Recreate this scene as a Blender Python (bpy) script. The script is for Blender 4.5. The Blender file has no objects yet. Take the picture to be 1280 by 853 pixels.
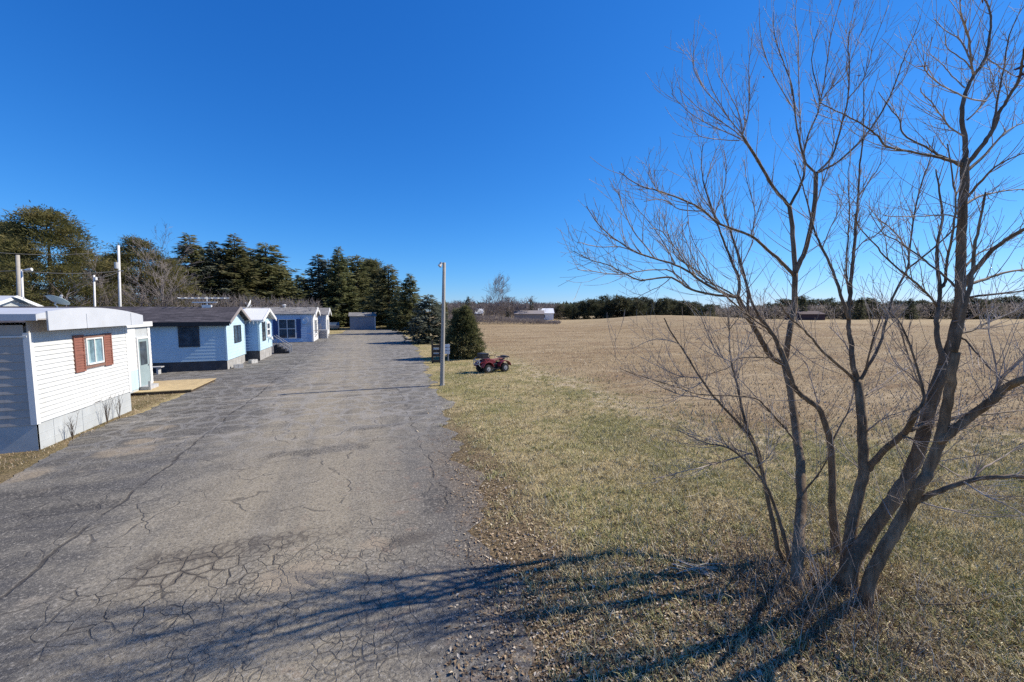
import bpy, bmesh, math, random
import numpy as np
from mathutils import Vector, Matrix, noise as mnoise

scene = bpy.context.scene
COL = scene.collection
R = math.radians

# ------------------------------------------------------------------ camera geometry
F = 500.0                      # focal length in pixels of the 1280 wide photograph
YAW = R(20.1)
PITCH = math.atan(38.5 / F)
H = 3.7
CR = Vector((math.cos(YAW), -math.sin(YAW), 0))
CF0 = Vector((math.sin(YAW), math.cos(YAW), 0))
CF = CF0 * math.cos(PITCH) - Vector((0, 0, 1)) * math.sin(PITCH)
CU = CF0 * math.sin(PITCH) + Vector((0, 0, 1)) * math.cos(PITCH)

def ray(px, py):
    return CF + CR * ((px - 640) / F) + CU * ((426.5 - py) / F)

def gp(px, py, z=0.0):
    d = ray(px, py)
    t = (z - H) / d.z
    return d.x * t, d.y * t

def dp(px, py, D):
    d = ray(px, py)
    t = D / d.dot(CF0)
    return Vector((d.x * t, d.y * t, H + d.z * t))

cam = bpy.data.cameras.new('camera')
cam.sensor_width = 36
cam.lens = F / 1280 * 36
cam.clip_start = 0.05
cam.clip_end = 6000
camo = bpy.data.objects.new('camera', cam)
COL.objects.link(camo)
m = Matrix((CR, CU, -CF)).transposed().to_4x4()
m.translation = Vector((0, 0, H))
camo.matrix_world = m
scene.camera = camo

# ------------------------------------------------------------------ light
SUN_EL = R(40)
sdir = Vector((1.0, -0.04, 0)).normalized() * math.cos(SUN_EL) + Vector((0, 0, math.sin(SUN_EL)))
sl = bpy.data.lights.new('sun', 'SUN')
sl.energy = 5.0
sl.angle = R(0.53)
sl.color = (1.0, 0.92, 0.79)
so = bpy.data.objects.new('sun', sl)
COL.objects.link(so)
so.rotation_euler = sdir.to_track_quat('Z', 'Y').to_euler()
so.location = (30, 0, 40)

w = bpy.data.worlds.new('World')
scene.world = w
w.use_nodes = True
nt = w.node_tree
nt.nodes.clear()
sky = nt.nodes.new('ShaderNodeTexSky')
sky.sky_type = 'NISHITA'
sky.sun_disc = False
sky.sun_elevation = SUN_EL
sky.sun_rotation = math.atan2(sdir.x, sdir.y)
sky.altitude = 250
sky.air_density = 1.0
sky.dust_density = 0.0
sky.ozone_density = 3.0
hs = nt.nodes.new('ShaderNodeHueSaturation')
hs.inputs['Hue'].default_value = 0.5
hs.inputs['Saturation'].default_value = 1.0
hs.inputs['Value'].default_value = 1.0
bg = nt.nodes.new('ShaderNodeBackground')
bg.inputs['Strength'].default_value = 0.118
wo = nt.nodes.new('ShaderNodeOutputWorld')
nt.links.new(sky.outputs[0], hs.inputs['Color'])
sp_ = nt.nodes.new('ShaderNodeSeparateColor'); cb_ = nt.nodes.new('ShaderNodeCombineColor')
nt.links.new(hs.outputs[0], sp_.inputs[0])
for ch, (cf, pw) in enumerate(((0.38, 1.52), (0.535, 0.97), (0.85, 0.72))):      # a deep, saturated winter blue
    m1 = nt.nodes.new('ShaderNodeMath'); m1.operation = 'MULTIPLY'; m1.inputs[1].default_value = 0.118
    m2 = nt.nodes.new('ShaderNodeMath'); m2.operation = 'POWER'; m2.inputs[1].default_value = pw
    m3 = nt.nodes.new('ShaderNodeMath'); m3.operation = 'MULTIPLY'; m3.inputs[1].default_value = cf/0.118
    nt.links.new(sp_.outputs[ch], m1.inputs[0]); nt.links.new(m1.outputs[0], m2.inputs[0])
    nt.links.new(m2.outputs[0], m3.inputs[0]); nt.links.new(m3.outputs[0], cb_.inputs[ch])
nt.links.new(cb_.outputs[0], bg.inputs['Color'])
nt.links.new(bg.outputs[0], wo.inputs['Surface'])

vs = scene.view_settings
vs.view_transform = 'Standard'
vs.look = 'None'
vs.exposure = 0.48
vs.gamma = 1.0
vs.use_curve_mapping = False
scene.cycles.max_bounces = 6
scene.cycles.diffuse_bounces = 3
scene.cycles.use_denoising = False

# ------------------------------------------------------------------ mesh helpers
class MB:
    def __init__(self):
        self.v = []
        self.f = []
    def add(self, vs_, fs_):
        o = len(self.v)
        self.v.extend([tuple(a) for a in vs_])
        self.f.extend([tuple(i + o for i in q) for q in fs_])
    def box(self, x0, x1, y0, y1, z0, z1):
        if x0 > x1: x0, x1 = x1, x0
        if y0 > y1: y0, y1 = y1, y0
        if z0 > z1: z0, z1 = z1, z0
        self.add([(x0,y0,z0),(x1,y0,z0),(x1,y1,z0),(x0,y1,z0),(x0,y0,z1),(x1,y0,z1),(x1,y1,z1),(x0,y1,z1)],
                 [(0,3,2,1),(4,5,6,7),(0,1,5,4),(1,2,6,5),(2,3,7,6),(3,0,4,7)])
    def fbox(self, face, u0, u1, z0, z1, n0, n1):
        if face == 'x':
            self.box(n0, n1, u0, u1, z0, z1)
        elif face == 'y':                     # wall facing -Y : outward n -> -y
            self.box(u0, u1, -n0, -n1, z0, z1)
    def bar(self, a, b, w, h=None):
        a, b = Vector(a), Vector(b)
        h = h or w
        d = (b - a).normalized()
        s = d.cross(Vector((0, 0, 1)))
        s = Vector((1, 0, 0)) if s.length < 1e-4 else s.normalized()
        t = s.cross(d)
        q = []
        for p in (a, b):
            for i, j in ((-1,-1),(1,-1),(1,1),(-1,1)):
                q.append(p + s * (i*w/2) + t * (j*h/2))
        self.add(q, [(0,1,2,3),(7,6,5,4),(0,4,5,1),(1,5,6,2),(2,6,7,3),(3,7,4,0)])
    def tube(self, pts, rad, n=6, cap=True):
        pts = [Vector(p) for p in pts]
        if not hasattr(rad, '__len__'):
            rad = [rad] * len(pts)
        o = len(self.v)
        ref = None
        for i, p in enumerate(pts):
            t = pts[min(i+1, len(pts)-1)] - pts[max(i-1, 0)]
            if t.length < 1e-9: t = Vector((0,0,1))
            t.normalize()
            if ref is None:
                ref = t.orthogonal().normalized()
            else:
                ref = ref - t * ref.dot(t)
                ref = t.orthogonal().normalized() if ref.length < 1e-5 else ref.normalized()
            b = t.cross(ref)
            for k in range(n):
                a = 2*math.pi*k/n
                self.v.append(tuple(p + (ref*math.cos(a) + b*math.sin(a)) * rad[i]))
        for i in range(len(pts)-1):
            for k in range(n):
                k2 = (k+1) % n
                self.f.append((o+i*n+k, o+i*n+k2, o+(i+1)*n+k2, o+(i+1)*n+k))
        if cap:
            self.f.append(tuple(o+k for k in range(n))[::-1])
            self.f.append(tuple(o+(len(pts)-1)*n+k for k in range(n)))
    def prism(self, prof, axis, a, b):
        """closed profile of 2D points swept along axis ('x': (y,z), 'y': (x,z), 'z': (x,y)) from a to b"""
        n = len(prof)
        def mk(p, q):
            return (q,p[0],p[1]) if axis == 'x' else ((p[0],q,p[1]) if axis == 'y' else (p[0],p[1],q))
        self.add([mk(p, a) for p in prof] + [mk(p, b) for p in prof],
                 [tuple(range(n))[::-1], tuple(range(n, 2*n))] + [(i, (i+1) % n, n+(i+1) % n, n+i) for i in range(n)])
    def build(self, name, mat, parent=None, smooth=False, bevel=0.0, mat2=None, n2=0):
        me = bpy.data.meshes.new(name)
        me.from_pydata(self.v, [], self.f)
        me.update()
        bm = bmesh.new(); bm.from_mesh(me)
        if len(self.f) < 20000:
            bmesh.ops.recalc_face_normals(bm, faces=bm.faces)
        bm.to_mesh(me); bm.free()
        if smooth:
            me.polygons.foreach_set('use_smooth', [True] * len(me.polygons))
        me.materials.append(mat)
        if mat2 is not None:
            me.materials.append(mat2)
            idx = np.ones(len(me.polygons), dtype=np.int32); idx[:n2] = 0
            me.polygons.foreach_set('material_index', idx)
        o = bpy.data.objects.new(name, me)
        COL.objects.link(o)
        if parent is not None:
            o.parent = parent
        if bevel:
            bv = o.modifiers.new('bevel', 'BEVEL')
            bv.width = bevel; bv.segments = 2; bv.limit_method = 'ANGLE'
        return o

def np_mesh(name, verts, faces_n, mat, parent=None, smooth=False):
    """verts (N,3), faces_n: (M,k) int array"""
    me = bpy.data.meshes.new(name)
    N = len(verts); M, k = faces_n.shape
    me.vertices.add(N)
    me.vertices.foreach_set('co', np.ascontiguousarray(verts, dtype=np.float32).ravel())
    me.loops.add(M * k)
    me.loops.foreach_set('vertex_index', np.ascontiguousarray(faces_n, dtype=np.int32).ravel())
    me.polygons.add(M)
    me.polygons.foreach_set('loop_start', np.arange(0, M*k, k, dtype=np.int32))
    me.polygons.foreach_set('loop_total', np.full(M, k, dtype=np.int32))
    if smooth:
        me.polygons.foreach_set('use_smooth', np.ones(M, dtype=bool))
    me.update(calc_edges=True)
    me.validate()
    me.materials.append(mat)
    o = bpy.data.objects.new(name, me)
    COL.objects.link(o)
    if parent is not None:
        o.parent = parent
    return o

def tag(o, label=None, cat=None, group=None, kind=None):
    if label: o['label'] = label
    if cat: o['category'] = cat
    if group: o['group'] = group
    if kind: o['kind'] = kind
    return o

def thing(name, label, cat, loc=(0,0,0), rz=0.0, group=None):
    o = bpy.data.objects.new(name, None)
    COL.objects.link(o)
    o.location = loc
    o.rotation_euler = (0, 0, rz)
    o.empty_display_size = 0.3
    return tag(o, label, cat, group)

def copy_tree(o, parent=None):
    c = o.copy(); COL.objects.link(c)
    if parent is not None: c.parent = parent
    for ch in [x for x in scene.objects if x.parent == o]:
        copy_tree(ch, c)
    return c

# ------------------------------------------------------------------ materials
def nodes_of(name):
    mt = bpy.data.materials.new(name)
    mt.use_nodes = True
    t = mt.node_tree
    b = t.nodes['Principled BSDF']
    return mt, t, b

class NT:
    """tiny node building helper"""
    def __init__(self, t): self.t = t
    def n(self, kind, **kw):
        x = self.t.nodes.new(kind)
        for k, v in kw.items():
            setattr(x, k, v)
        return x
    def l(self, a, b): self.t.links.new(a, b)
    def pos(self): return self.n('ShaderNodeNewGeometry').outputs['Position']
    def obj(self): return self.n('ShaderNodeTexCoord').outputs['Object']
    def mapping(self, vec, scale=(1,1,1), loc=(0,0,0), rot=(0,0,0)):
        x = self.n('ShaderNodeMapping')
        x.inputs['Scale'].default_value = scale
        x.inputs['Location'].default_value = loc
        x.inputs['Rotation'].default_value = rot
        self.l(vec, x.inputs['Vector'])
        return x.outputs[0]
    def noise(self, vec, scale, detail=4, rough=0.55, dist=0.0):
        x = self.n('ShaderNodeTexNoise')
        x.inputs['Scale'].default_value = scale
        x.inputs['Detail'].default_value = detail
        x.inputs['Roughness'].default_value = rough
        x.inputs['Distortion'].default_value = dist
        self.l(vec, x.inputs['Vector'])
        return x.outputs
    def vor(self, vec, scale, feature='DISTANCE_TO_EDGE', rnd=1.0):
        x = self.n('ShaderNodeTexVoronoi', feature=feature)
        x.inputs['Scale'].default_value = scale
        x.inputs['Randomness'].default_value = rnd
        self.l(vec, x.inputs['Vector'])
        return x.outputs
    def math(self, op, a, b=None, c=None, clamp=False):
        x = self.n('ShaderNodeMath', operation=op)
        x.use_clamp = clamp
        for i, q in enumerate((a, b, c)):
            if q is None: continue
            if isinstance(q, (int, float)): x.inputs[i].default_value = q
            else: self.l(q, x.inputs[i])
        return x.outputs[0]
    def ss(self, v, a, b, lo=0.0, hi=1.0):
        x = self.n('ShaderNodeMapRange')
        x.interpolation_type = 'SMOOTHSTEP'
        self.l(v, x.inputs['Value'])
        x.inputs['From Min'].default_value = a
        x.inputs['From Max'].default_value = b
        x.inputs['To Min'].default_value = lo
        x.inputs['To Max'].default_value = hi
        return x.outputs['Result']
    def mix(self, fac, a, b, blend='MIX'):
        x = self.n('ShaderNodeMix', data_type='RGBA', blend_type=blend)
        if isinstance(fac, (int, float)): x.inputs[0].default_value = fac
        else: self.l(fac, x.inputs[0])
        for i, q in ((6, a), (7, b)):
            if isinstance(q, (tuple, list)): x.inputs[i].default_value = (*q[:3], 1)
            else: self.l(q, x.inputs[i])
        return x.outputs[2]
    def ramp(self, v, stops):
        x = self.n('ShaderNodeValToRGB')
        e = x.color_ramp.elements
        while len(e) < len(stops): e.new(0.5)
        for i, (p, c) in enumerate(stops):
            e[i].position = p
            e[i].color = (*c[:3], 1) if hasattr(c, '__len__') else (c, c, c, 1)
        self.l(v, x.inputs['Fac'])
        return x.outputs['Color']
    def sep(self, v):
        x = self.n('ShaderNodeSeparateXYZ')
        self.l(v, x.inputs[0])
        return x.outputs
    def bump(self, h, strength=0.3, dist=0.02, normal=None):
        x = self.n('ShaderNodeBump')
        x.inputs['Strength'].default_value = strength
        x.inputs['Distance'].default_value = dist
        self.l(h, x.inputs['Height'])
        if normal is not None: self.l(normal, x.inputs['Normal'])
        return x.outputs[0]
    def warp(self, vec, scale, amt):
        n = self.noise(vec, scale, 3)['Color']
        s = self.n('ShaderNodeVectorMath', operation='SUBTRACT')
        self.l(n, s.inputs[0]); s.inputs[1].default_value = (.5,.5,.5)
        k = self.n('ShaderNodeVectorMath', operation='SCALE')
        self.l(s.outputs[0], k.inputs[0]); k.inputs['Scale'].default_value = amt
        a = self.n('ShaderNodeVectorMath', operation='ADD')
        self.l(vec, a.inputs[0]); self.l(k.outputs[0], a.inputs[1])
        return a.outputs[0]

def paint(name, col, rough=0.6, var=0.12, scale=3.0, dirt=0.0, dirtcol=(0.16,0.12,0.08), spec=0.3, streak=False, metal=0.0, bump=0.0):
    mt, t, b = nodes_of(name)
    g = NT(t)
    p = g.obj()
    n1 = g.noise(p, scale, 5, 0.6)['Fac']
    dark = tuple(c * (1 - var) for c in col)
    lite = tuple(min(1, c * (1 + var * 0.6)) for c in col)
    c = g.ramp(n1, [(0.3, dark), (0.7, lite)])
    if dirt > 0:
        pp = g.mapping(p, scale=(3, 3, 0.35)) if streak else p
        n2 = g.noise(pp, 1.6, 6, 0.65)['Fac']
        c = g.mix(g.ss(n2, 0.5, 0.78, 0, dirt), c, dirtcol)
    g.l(c, b.inputs['Base Color'])
    b.inputs['Roughness'].default_value = rough
    b.inputs['Specular IOR Level'].default_value = spec
    b.inputs['Metallic'].default_value = metal
    if bump:
        n3 = g.noise(p, 40, 3)['Fac']
        g.l(g.bump(n3, bump, 0.01), b.inputs['Normal'])
    return mt

def glass_mat(name, col=(0.02,0.03,0.04)):
    mt, t, b = nodes_of(name)
    g = NT(t)
    n1 = g.noise(g.obj(), 2.2, 3)['Fac']
    g.l(g.ramp(n1, [(0.35, col), (0.65, tuple(c*2.4+0.01 for c in col))]), b.inputs['Base Color'])
    b.inputs['Roughness'].default_value = 0.06
    b.inputs['Specular IOR Level'].default_value = 0.7
    return mt

def foliage(name, dark, mid, lite, scale=0.9, rnd=0.25):
    mt, t, b = nodes_of(name)
    g = NT(t)
    p = g.obj()
    n1 = g.noise(p, scale, 4, 0.6)['Fac']
    n2 = g.noise(p, scale*7, 2, 0.5)['Fac']
    v = g.math('ADD', g.math('MULTIPLY', n1, 0.65), g.math('MULTIPLY', n2, 0.35))
    c = g.ramp(v, [(0.36, dark), (0.5, mid), (0.66, lite)])
    oi = g.n('ShaderNodeObjectInfo')
    h = g.n('ShaderNodeHueSaturation')
    g.l(g.math('MULTIPLY_ADD', oi.outputs['Random'], rnd, 1 - rnd/2), h.inputs['Value'])
    g.l(g.math('MULTIPLY_ADD', oi.outputs['Random'], 0.03, 0.485), h.inputs['Hue'])
    g.l(c, h.inputs['Color'])
    g.l(h.outputs[0], b.inputs['Base Color'])
    b.inputs['Roughness'].default_value = 0.75
    b.inputs['Specular IOR Level'].default_value = 0.15
    tl = g.n('ShaderNodeBsdfTranslucent'); g.l(h.outputs[0], tl.inputs['Color'])
    ms = g.n('ShaderNodeMixShader'); ms.inputs[0].default_value = 0.5
    g.l(b.outputs[0], ms.inputs[1]); g.l(tl.outputs[0], ms.inputs[2])
    g.l(ms.outputs[0], t.nodes['Material Output'].inputs['Surface'])
    return mt

M = {}
M['cream'] = paint('cream_siding', (0.57,0.575,0.555), 0.5, 0.08, 1.5, 0.35, (0.42,0.40,0.34), streak=True)
M['slate_siding'] = paint('slate_siding', (0.42,0.385,0.35), 0.5, 0.12, 1.2, 0.25, (0.18,0.18,0.18), streak=True)
M['skirt_white'] = paint('skirt_white', (0.43,0.45,0.45), 0.55, 0.12, 1.8, 0.35, (0.42,0.42,0.38), streak=True)
M['roof_white'] = paint('roof_white', (0.48,0.50,0.53), 0.5, 0.08, 1.2, 0.35, (0.36,0.35,0.33))
M['white'] = paint('white_trim', (0.68,0.68,0.66), 0.5, 0.05, 4, 0.1, (0.45,0.42,0.36))
M['brick_paint'] = paint('red_brown_shutter', (0.25,0.105,0.075), 0.6, 0.15, 5, 0.2, (0.25,0.12,0.09))
M['brown_trim'] = paint('brown_trim', (0.22,0.13,0.10), 0.6, 0.2, 6)
M['blue_siding'] = paint('pale_blue_siding', (0.47,0.63,0.72), 0.5, 0.09, 1.3, 0.3, (0.34,0.45,0.52), streak=True)
M['blue_dark'] = paint('blue_deep_and_shaded', (0.28,0.44,0.66), 0.5, 0.07, 1.3)  # seam and panel blue; also puts shade into one long wall
M['grey_blue'] = paint('grey_blue_siding', (0.36,0.48,0.64), 0.5, 0.07, 1.3, 0.1, (0.3,0.36,0.44), streak=True)
M['navy'] = paint('navy_shutter', (0.04,0.08,0.20), 0.5, 0.1, 5)
M['grey_siding'] = paint('grey_siding', (0.48,0.52,0.56), 0.5, 0.06, 1.5)
M['block'] = paint('block_skirt', (0.36,0.35,0.33), 0.9, 0.2, 2.2, 0.4, (0.16,0.14,0.12), spec=0.1, bump=0.3)
M['shade_dark'] = paint('shade_dark', (0.09,0.085,0.085), 0.8, 0.25, 2.2, 0.3, (0.05,0.045,0.04), spec=0.1)  # near black: shadow along the homes' shaded side put into the skirt colour
M['black'] = paint('black_paint', (0.025,0.025,0.027), 0.5, 0.2, 5)
M['dark_metal'] = paint('dark_metal', (0.10,0.10,0.11), 0.4, 0.2, 5, metal=0.6)
M['galv'] = paint('galvanised', (0.48,0.48,0.47), 0.45, 0.15, 6, 0.25, (0.3,0.26,0.2), metal=0.3)
M['dish_grey'] = paint('dish_grey', (0.26,0.33,0.34), 0.5, 0.1, 3)
M['pole_wood'] = paint('weathered_pole', (0.36,0.335,0.295), 0.85, 0.12, 5, 0.3, (0.16,0.13,0.1), streak=True, spec=0.1, bump=0.4)
M['pole_white'] = paint('pale_pole', (0.66,0.65,0.62), 0.7, 0.15, 4, 0.2, (0.35,0.3,0.25), streak=True)
M['deck'] = paint('tan_deck_wood', (0.47,0.36,0.20), 0.8, 0.22, 5, 0.3, (0.25,0.18,0.1), spec=0.1)
M['dark_wood'] = paint('dark_wood', (0.085,0.065,0.05), 0.8, 0.3, 5, spec=0.1)
M['bench_grey'] = paint('bench_grey', (0.42,0.42,0.42), 0.7, 0.2, 5)
M['glass'] = glass_mat('window_glass')
M['glass_blue'] = glass_mat('window_glass_pale', (0.10,0.16,0.19))
M['curtain'] = paint('window_curtain', (0.30,0.42,0.42), 0.8, 0.3, 6)
M['red'] = paint('red_plastic', (0.20,0.03,0.038), 0.45, 0.25, 6, 0.5, (0.22,0.13,0.11), spec=0.4)
M['rubber'] = paint('tyre_rubber', (0.03,0.03,0.03), 0.85, 0.3, 8, 0.4, (0.1,0.085,0.065), spec=0.2)
M['rim'] = paint('wheel_rim', (0.32,0.32,0.33), 0.45, 0.15, 6, metal=0.3)
M['wire'] = paint('wire_black', (0.12,0.12,0.12), 0.6)
M['bone'] = paint('bare_pale_wood', (0.55,0.50,0.42), 0.8, 0.2, 8, spec=0.1)
M['stone'] = paint('stone_block', (0.45,0.44,0.42), 0.9, 0.25, 5, spec=0.1, bump=0.4)
M['barn_red'] = paint('barn_red', (0.06,0.035,0.04), 0.8, 0.2, 2)
M['shed_grey_shaded'] = paint('shed_grey_shaded', (0.20,0.225,0.27), 0.7, 0.12, 1.5)  # grey darkened so the shade under the pines is in the colour
M['far_wall'] = paint('far_wall_taupe', (0.26,0.23,0.22), 0.8, 0.12, 0.6)
M['far_white'] = paint('far_white', (0.72,0.74,0.77), 0.6, 0.06, 0.6)
M['dryleaf'] = paint('dry_leaf', (0.20,0.075,0.05), 0.8, 0.3, 20, spec=0.1)
M['car_grey'] = paint('car_grey', (0.16,0.17,0.19), 0.35, 0.05, 3, spec=0.5)

M['spruce'] = foliage('spruce_needles', (0.050,0.064,0.028), (0.145,0.150,0.068), (0.27,0.245,0.125), 0.55)
M['spruce_blue'] = foliage('blue_spruce_needles', (0.046,0.062,0.046), (0.13,0.148,0.112), (0.26,0.26,0.19), 0.55)
M['pine'] = foliage('pine_needles', (0.045,0.054,0.020), (0.14,0.13,0.05), (0.29,0.23,0.10), 0.42)
M['far_green'] = foliage('far_evergreen', (0.036,0.046,0.028), (0.078,0.086,0.05), (0.14,0.13,0.078), 0.15)
M['far_brush'] = foliage('far_brush', (0.13,0.11,0.105), (0.21,0.18,0.165), (0.30,0.26,0.235), 0.2)

def bark(name, c1, c2, c3, sc=14.0, zs=0.25, b_=0.6):
    mt, t, b = nodes_of(name)
    g = NT(t)
    p = g.obj()
    n1 = g.noise(g.mapping(p, scale=(1,1,zs)), sc, 6, 0.65)['Fac']
    n2 = g.noise(p, 2.2, 3)['Fac']
    v = g.math('ADD', g.math('MULTIPLY', n1, 0.6), g.math('MULTIPLY', n2, 0.4))
    g.l(g.ramp(v, [(0.36, c1), (0.5, c2), (0.64, c3)]), b.inputs['Base Color'])
    b.inputs['Roughness'].default_value = 0.85
    b.inputs['Specular IOR Level'].default_value = 0.12
    g.l(g.bump(n1, b_, 0.02), b.inputs['Normal'])
    return mt
M['bark'] = bark('bark_brown', (0.10,0.068,0.042), (0.19,0.135,0.085), (0.30,0.225,0.15), 22.0, 0.2, 0.45)
M['twig'] = bark('twig_bark', (0.20,0.155,0.125), (0.37,0.30,0.245), (0.62,0.54,0.46), 3.5, 1.0, 0.2)
M['bark_dark'] = bark('bark_dark', (0.04,0.03,0.024), (0.08,0.06,0.045), (0.14,0.11,0.085))
for _k in ('twig',):
    _b = M[_k].node_tree.nodes['Principled BSDF']; _b.inputs['Roughness'].default_value = 0.75; _b.inputs['Specular IOR Level'].default_value = 0.08
M['bark_far'] = bark('bark_far', (0.15,0.125,0.12), (0.22,0.19,0.18), (0.30,0.265,0.25), 2, 1, 0.1)

def shingle(name, c1, c2):
    mt, t, b = nodes_of(name)
    g = NT(t)
    p = g.obj()
    br = g.n('ShaderNodeTexBrick')
    br.inputs['Scale'].default_value = 1.0
    br.inputs['Brick Width'].default_value = 0.5
    br.inputs['Row Height'].default_value = 0.16
    br.inputs['Mortar Size'].default_value = 0.008
    br.inputs['Color1'].default_value = (*c1, 1)
    br.inputs['Color2'].default_value = (*c2, 1)
    br.inputs['Mortar'].default_value = (c1[0]*.4, c1[1]*.4, c1[2]*.4, 1)
    g.l(p, br.inputs['Vector'])
    n = g.noise(g.mapping(p, scale=(0.5,2,2)), 2.5, 5, 0.65)['Fac']
    c = g.mix(g.ss(n, 0.45, 0.7, 0, 0.7), br.outputs['Color'], tuple(x*1.9 for x in c2))
    g.l(c, b.inputs['Base Color'])
    b.inputs['Roughness'].default_value = 0.85
    b.inputs['Specular IOR Level'].default_value = 0.15
    return mt
M['shingle_dark'] = shingle('dark_shingle', (0.045,0.042,0.048), (0.075,0.068,0.075))
M['shingle_grey'] = shingle('grey_shingle', (0.16,0.155,0.15), (0.22,0.21,0.20))
# ================================================================== SETTING
rng = np.random.default_rng(7)
random.seed(11)

def zg_np(x, y):
    s = x*CR.x + y*CR.y
    d = x*CF0.x + y*CF0.y
    sig = np.where(s < 42, 16.0, 34.0)
    hill = 2.3*np.exp(-((s-42)/sig)**2 - ((d-112)/34.0)**2)
    und = 0.022*(np.sin(x*1.1+0.7)*np.sin(y*0.9+1.3) + 0.6*np.sin(x*2.3+y*1.7)) - 0.02
    k = np.clip((x-3.6)/3.0, 0, 1)
    return hill + und*k
def zg(x, y):
    return float(zg_np(np.array([x], float), np.array([y], float))[0])

RR_Y = np.array([-14, 0, 3.3, 4.16, 5.3, 6.67, 8.2, 9.5, 11.8, 13.7, 18, 24, 36, 51, 71, 84])
RR_X = np.array([0.6, 0.8, 1.15, 1.6, 1.95, 2.15, 2.2, 2.15, 2.45, 2.69, 3.0, 3.46, 4.3, 5.2, 5.5, 5.6])
RL_Y = np.array([-14, 0, 11.8, 13.1, 14.8, 17.6, 21.5, 24.6, 24.9, 28, 60, 64, 70, 84])
RL_X = np.array([-7.3, -7.4, -7.55, -7.6, -7.7, -7.75, -7.5, -7.7, -14.5, -15, -14.5, -6.5, -3.6, -3.4])
def jag(y, seed):
    return (mnoise.fractal(Vector((y*0.55, seed*7.1, 0)), 0.6, 2.1, 6)*0.30
            + mnoise.noise(Vector((y*0.21, seed*3.7, 5)))*0.28)
def road_r(y): return float(np.interp(y, RR_Y, RR_X))
def road_l(y): return float(np.interp(y, RL_Y, RL_X))

# ---- ground
N = 320
k = np.linspace(-1, 1, N)
gx = 4 + 6.0*np.sinh(k*6.05)
gy = 12 + 6.0*np.sinh(k*6.05)
X, Y = np.meshgrid(gx, gy)
Z = zg_np(X, Y)
V = np.stack([X, Y, Z], -1).reshape(-1, 3)
i = np.arange(N*N).reshape(N, N)
FQ = np.stack([i[:-1,:-1], i[:-1,1:], i[1:,1:], i[1:,:-1]], -1).reshape(-1, 4)

mt, t, b = nodes_of('ground_soil_grass'); g = NT(t)
p = g.pos(); xyz = g.sep(p)
nA = g.noise(p, 0.35, 5, 0.6)['Fac']
nB = g.noise(p, 2.2, 5, 0.65)['Fac']
nC = g.noise(p, 16, 5, 0.7)['Fac']
nD = g.noise(g.mapping(p, scale=(0.5,1.6,1), rot=(0,0,R(-20))), 55, 3, 0.7)['Fac']
# lawn
v = g.math('ADD', g.math('MULTIPLY', nA, 0.45), g.math('MULTIPLY', nB, 0.55))
lawn = g.ramp(v, [(0.36, (0.24,0.20,0.085)), (0.47, (0.35,0.285,0.135)), (0.57, (0.45,0.36,0.20)), (0.68, (0.38,0.29,0.16))])
lawn = g.mix(g.ss(nA, 0.52, 0.40, 0, 0.45), lawn, (0.15,0.16,0.055))
lawn = g.mix(g.ss(nC, 0.50, 0.36, 0, 0.75), lawn, (0.10,0.075,0.04))
lawn = g.mix(g.ss(nC, 0.56, 0.70, 0, 0.7), lawn, (0.50,0.42,0.26))
# field of stubble
fr = g.mapping(p, scale=(0.35,1.7,1), rot=(0,0,R(-24)))
fA = g.noise(fr, 1.6, 6, 0.72)['Fac']
fB = g.noise(g.mapping(p, scale=(0.6,1.6,1), rot=(0,0,R(-24))), 7.0, 5, 0.75)['Fac']
fC = g.noise(p, 0.055, 4, 0.6)['Fac']
fv = g.math('ADD', g.math('MULTIPLY', fA, 0.5), g.math('MULTIPLY', fB, 0.5))
field = g.ramp(fv, [(0.36, (0.13,0.088,0.052)), (0.47, (0.31,0.228,0.13)), (0.56, (0.40,0.305,0.178)), (0.67, (0.60,0.49,0.335))])
field = g.mix(g.ss(fC, 0.40, 0.62, 0.0, 0.55), field, (0.42,0.325,0.20))
fD = g.noise(g.mapping(p, scale=(0.10,0.42,1), rot=(0,0,R(-22))), 1.0, 5, 0.65)['Fac']
field = g.mix(g.ss(fD, 0.52, 0.38, 0, 0.6), field, (0.235,0.155,0.090))
field = g.mix(g.ss(fD, 0.56, 0.70, 0, 0.5), field, (0.55,0.44,0.29))
# far pale strip of the field towards its back edge
far = g.math('ADD', g.math('MULTIPLY', xyz['X'], CF0.x), g.math('MULTIPLY', xyz['Y'], CF0.y))
field = g.mix(g.ss(far, 85, 125, 0, 0.45), field, (0.50,0.40,0.235))
e1 = g.math('SUBTRACT', xyz['X'], 9.9)
e2 = g.math('ADD', g.math('SUBTRACT', xyz['Y'], 8.6), g.math('MULTIPLY', g.math('SUBTRACT', xyz['X'], 10.0), 0.38))
e = g.math('MINIMUM', e1, e2)
e = g.math('ADD', e, g.math('MULTIPLY', g.math('SUBTRACT', nB, 0.5), 6.0))
e = g.math('ADD', e, g.math('MULTIPLY', g.math('SUBTRACT', nA, 0.5), 5.0))
c = g.mix(g.ss(e, -1.6, 2.4), lawn, field)
# pale straw windrow along the margin of the field
wr = g.math('ABSOLUTE', g.math('SUBTRACT', e, 0.2))
c = g.mix(g.math('MULTIPLY', g.ss(wr, 1.6, 0.0), g.ss(nB, 0.45, 0.65)), c, (0.56,0.465,0.32))
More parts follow.
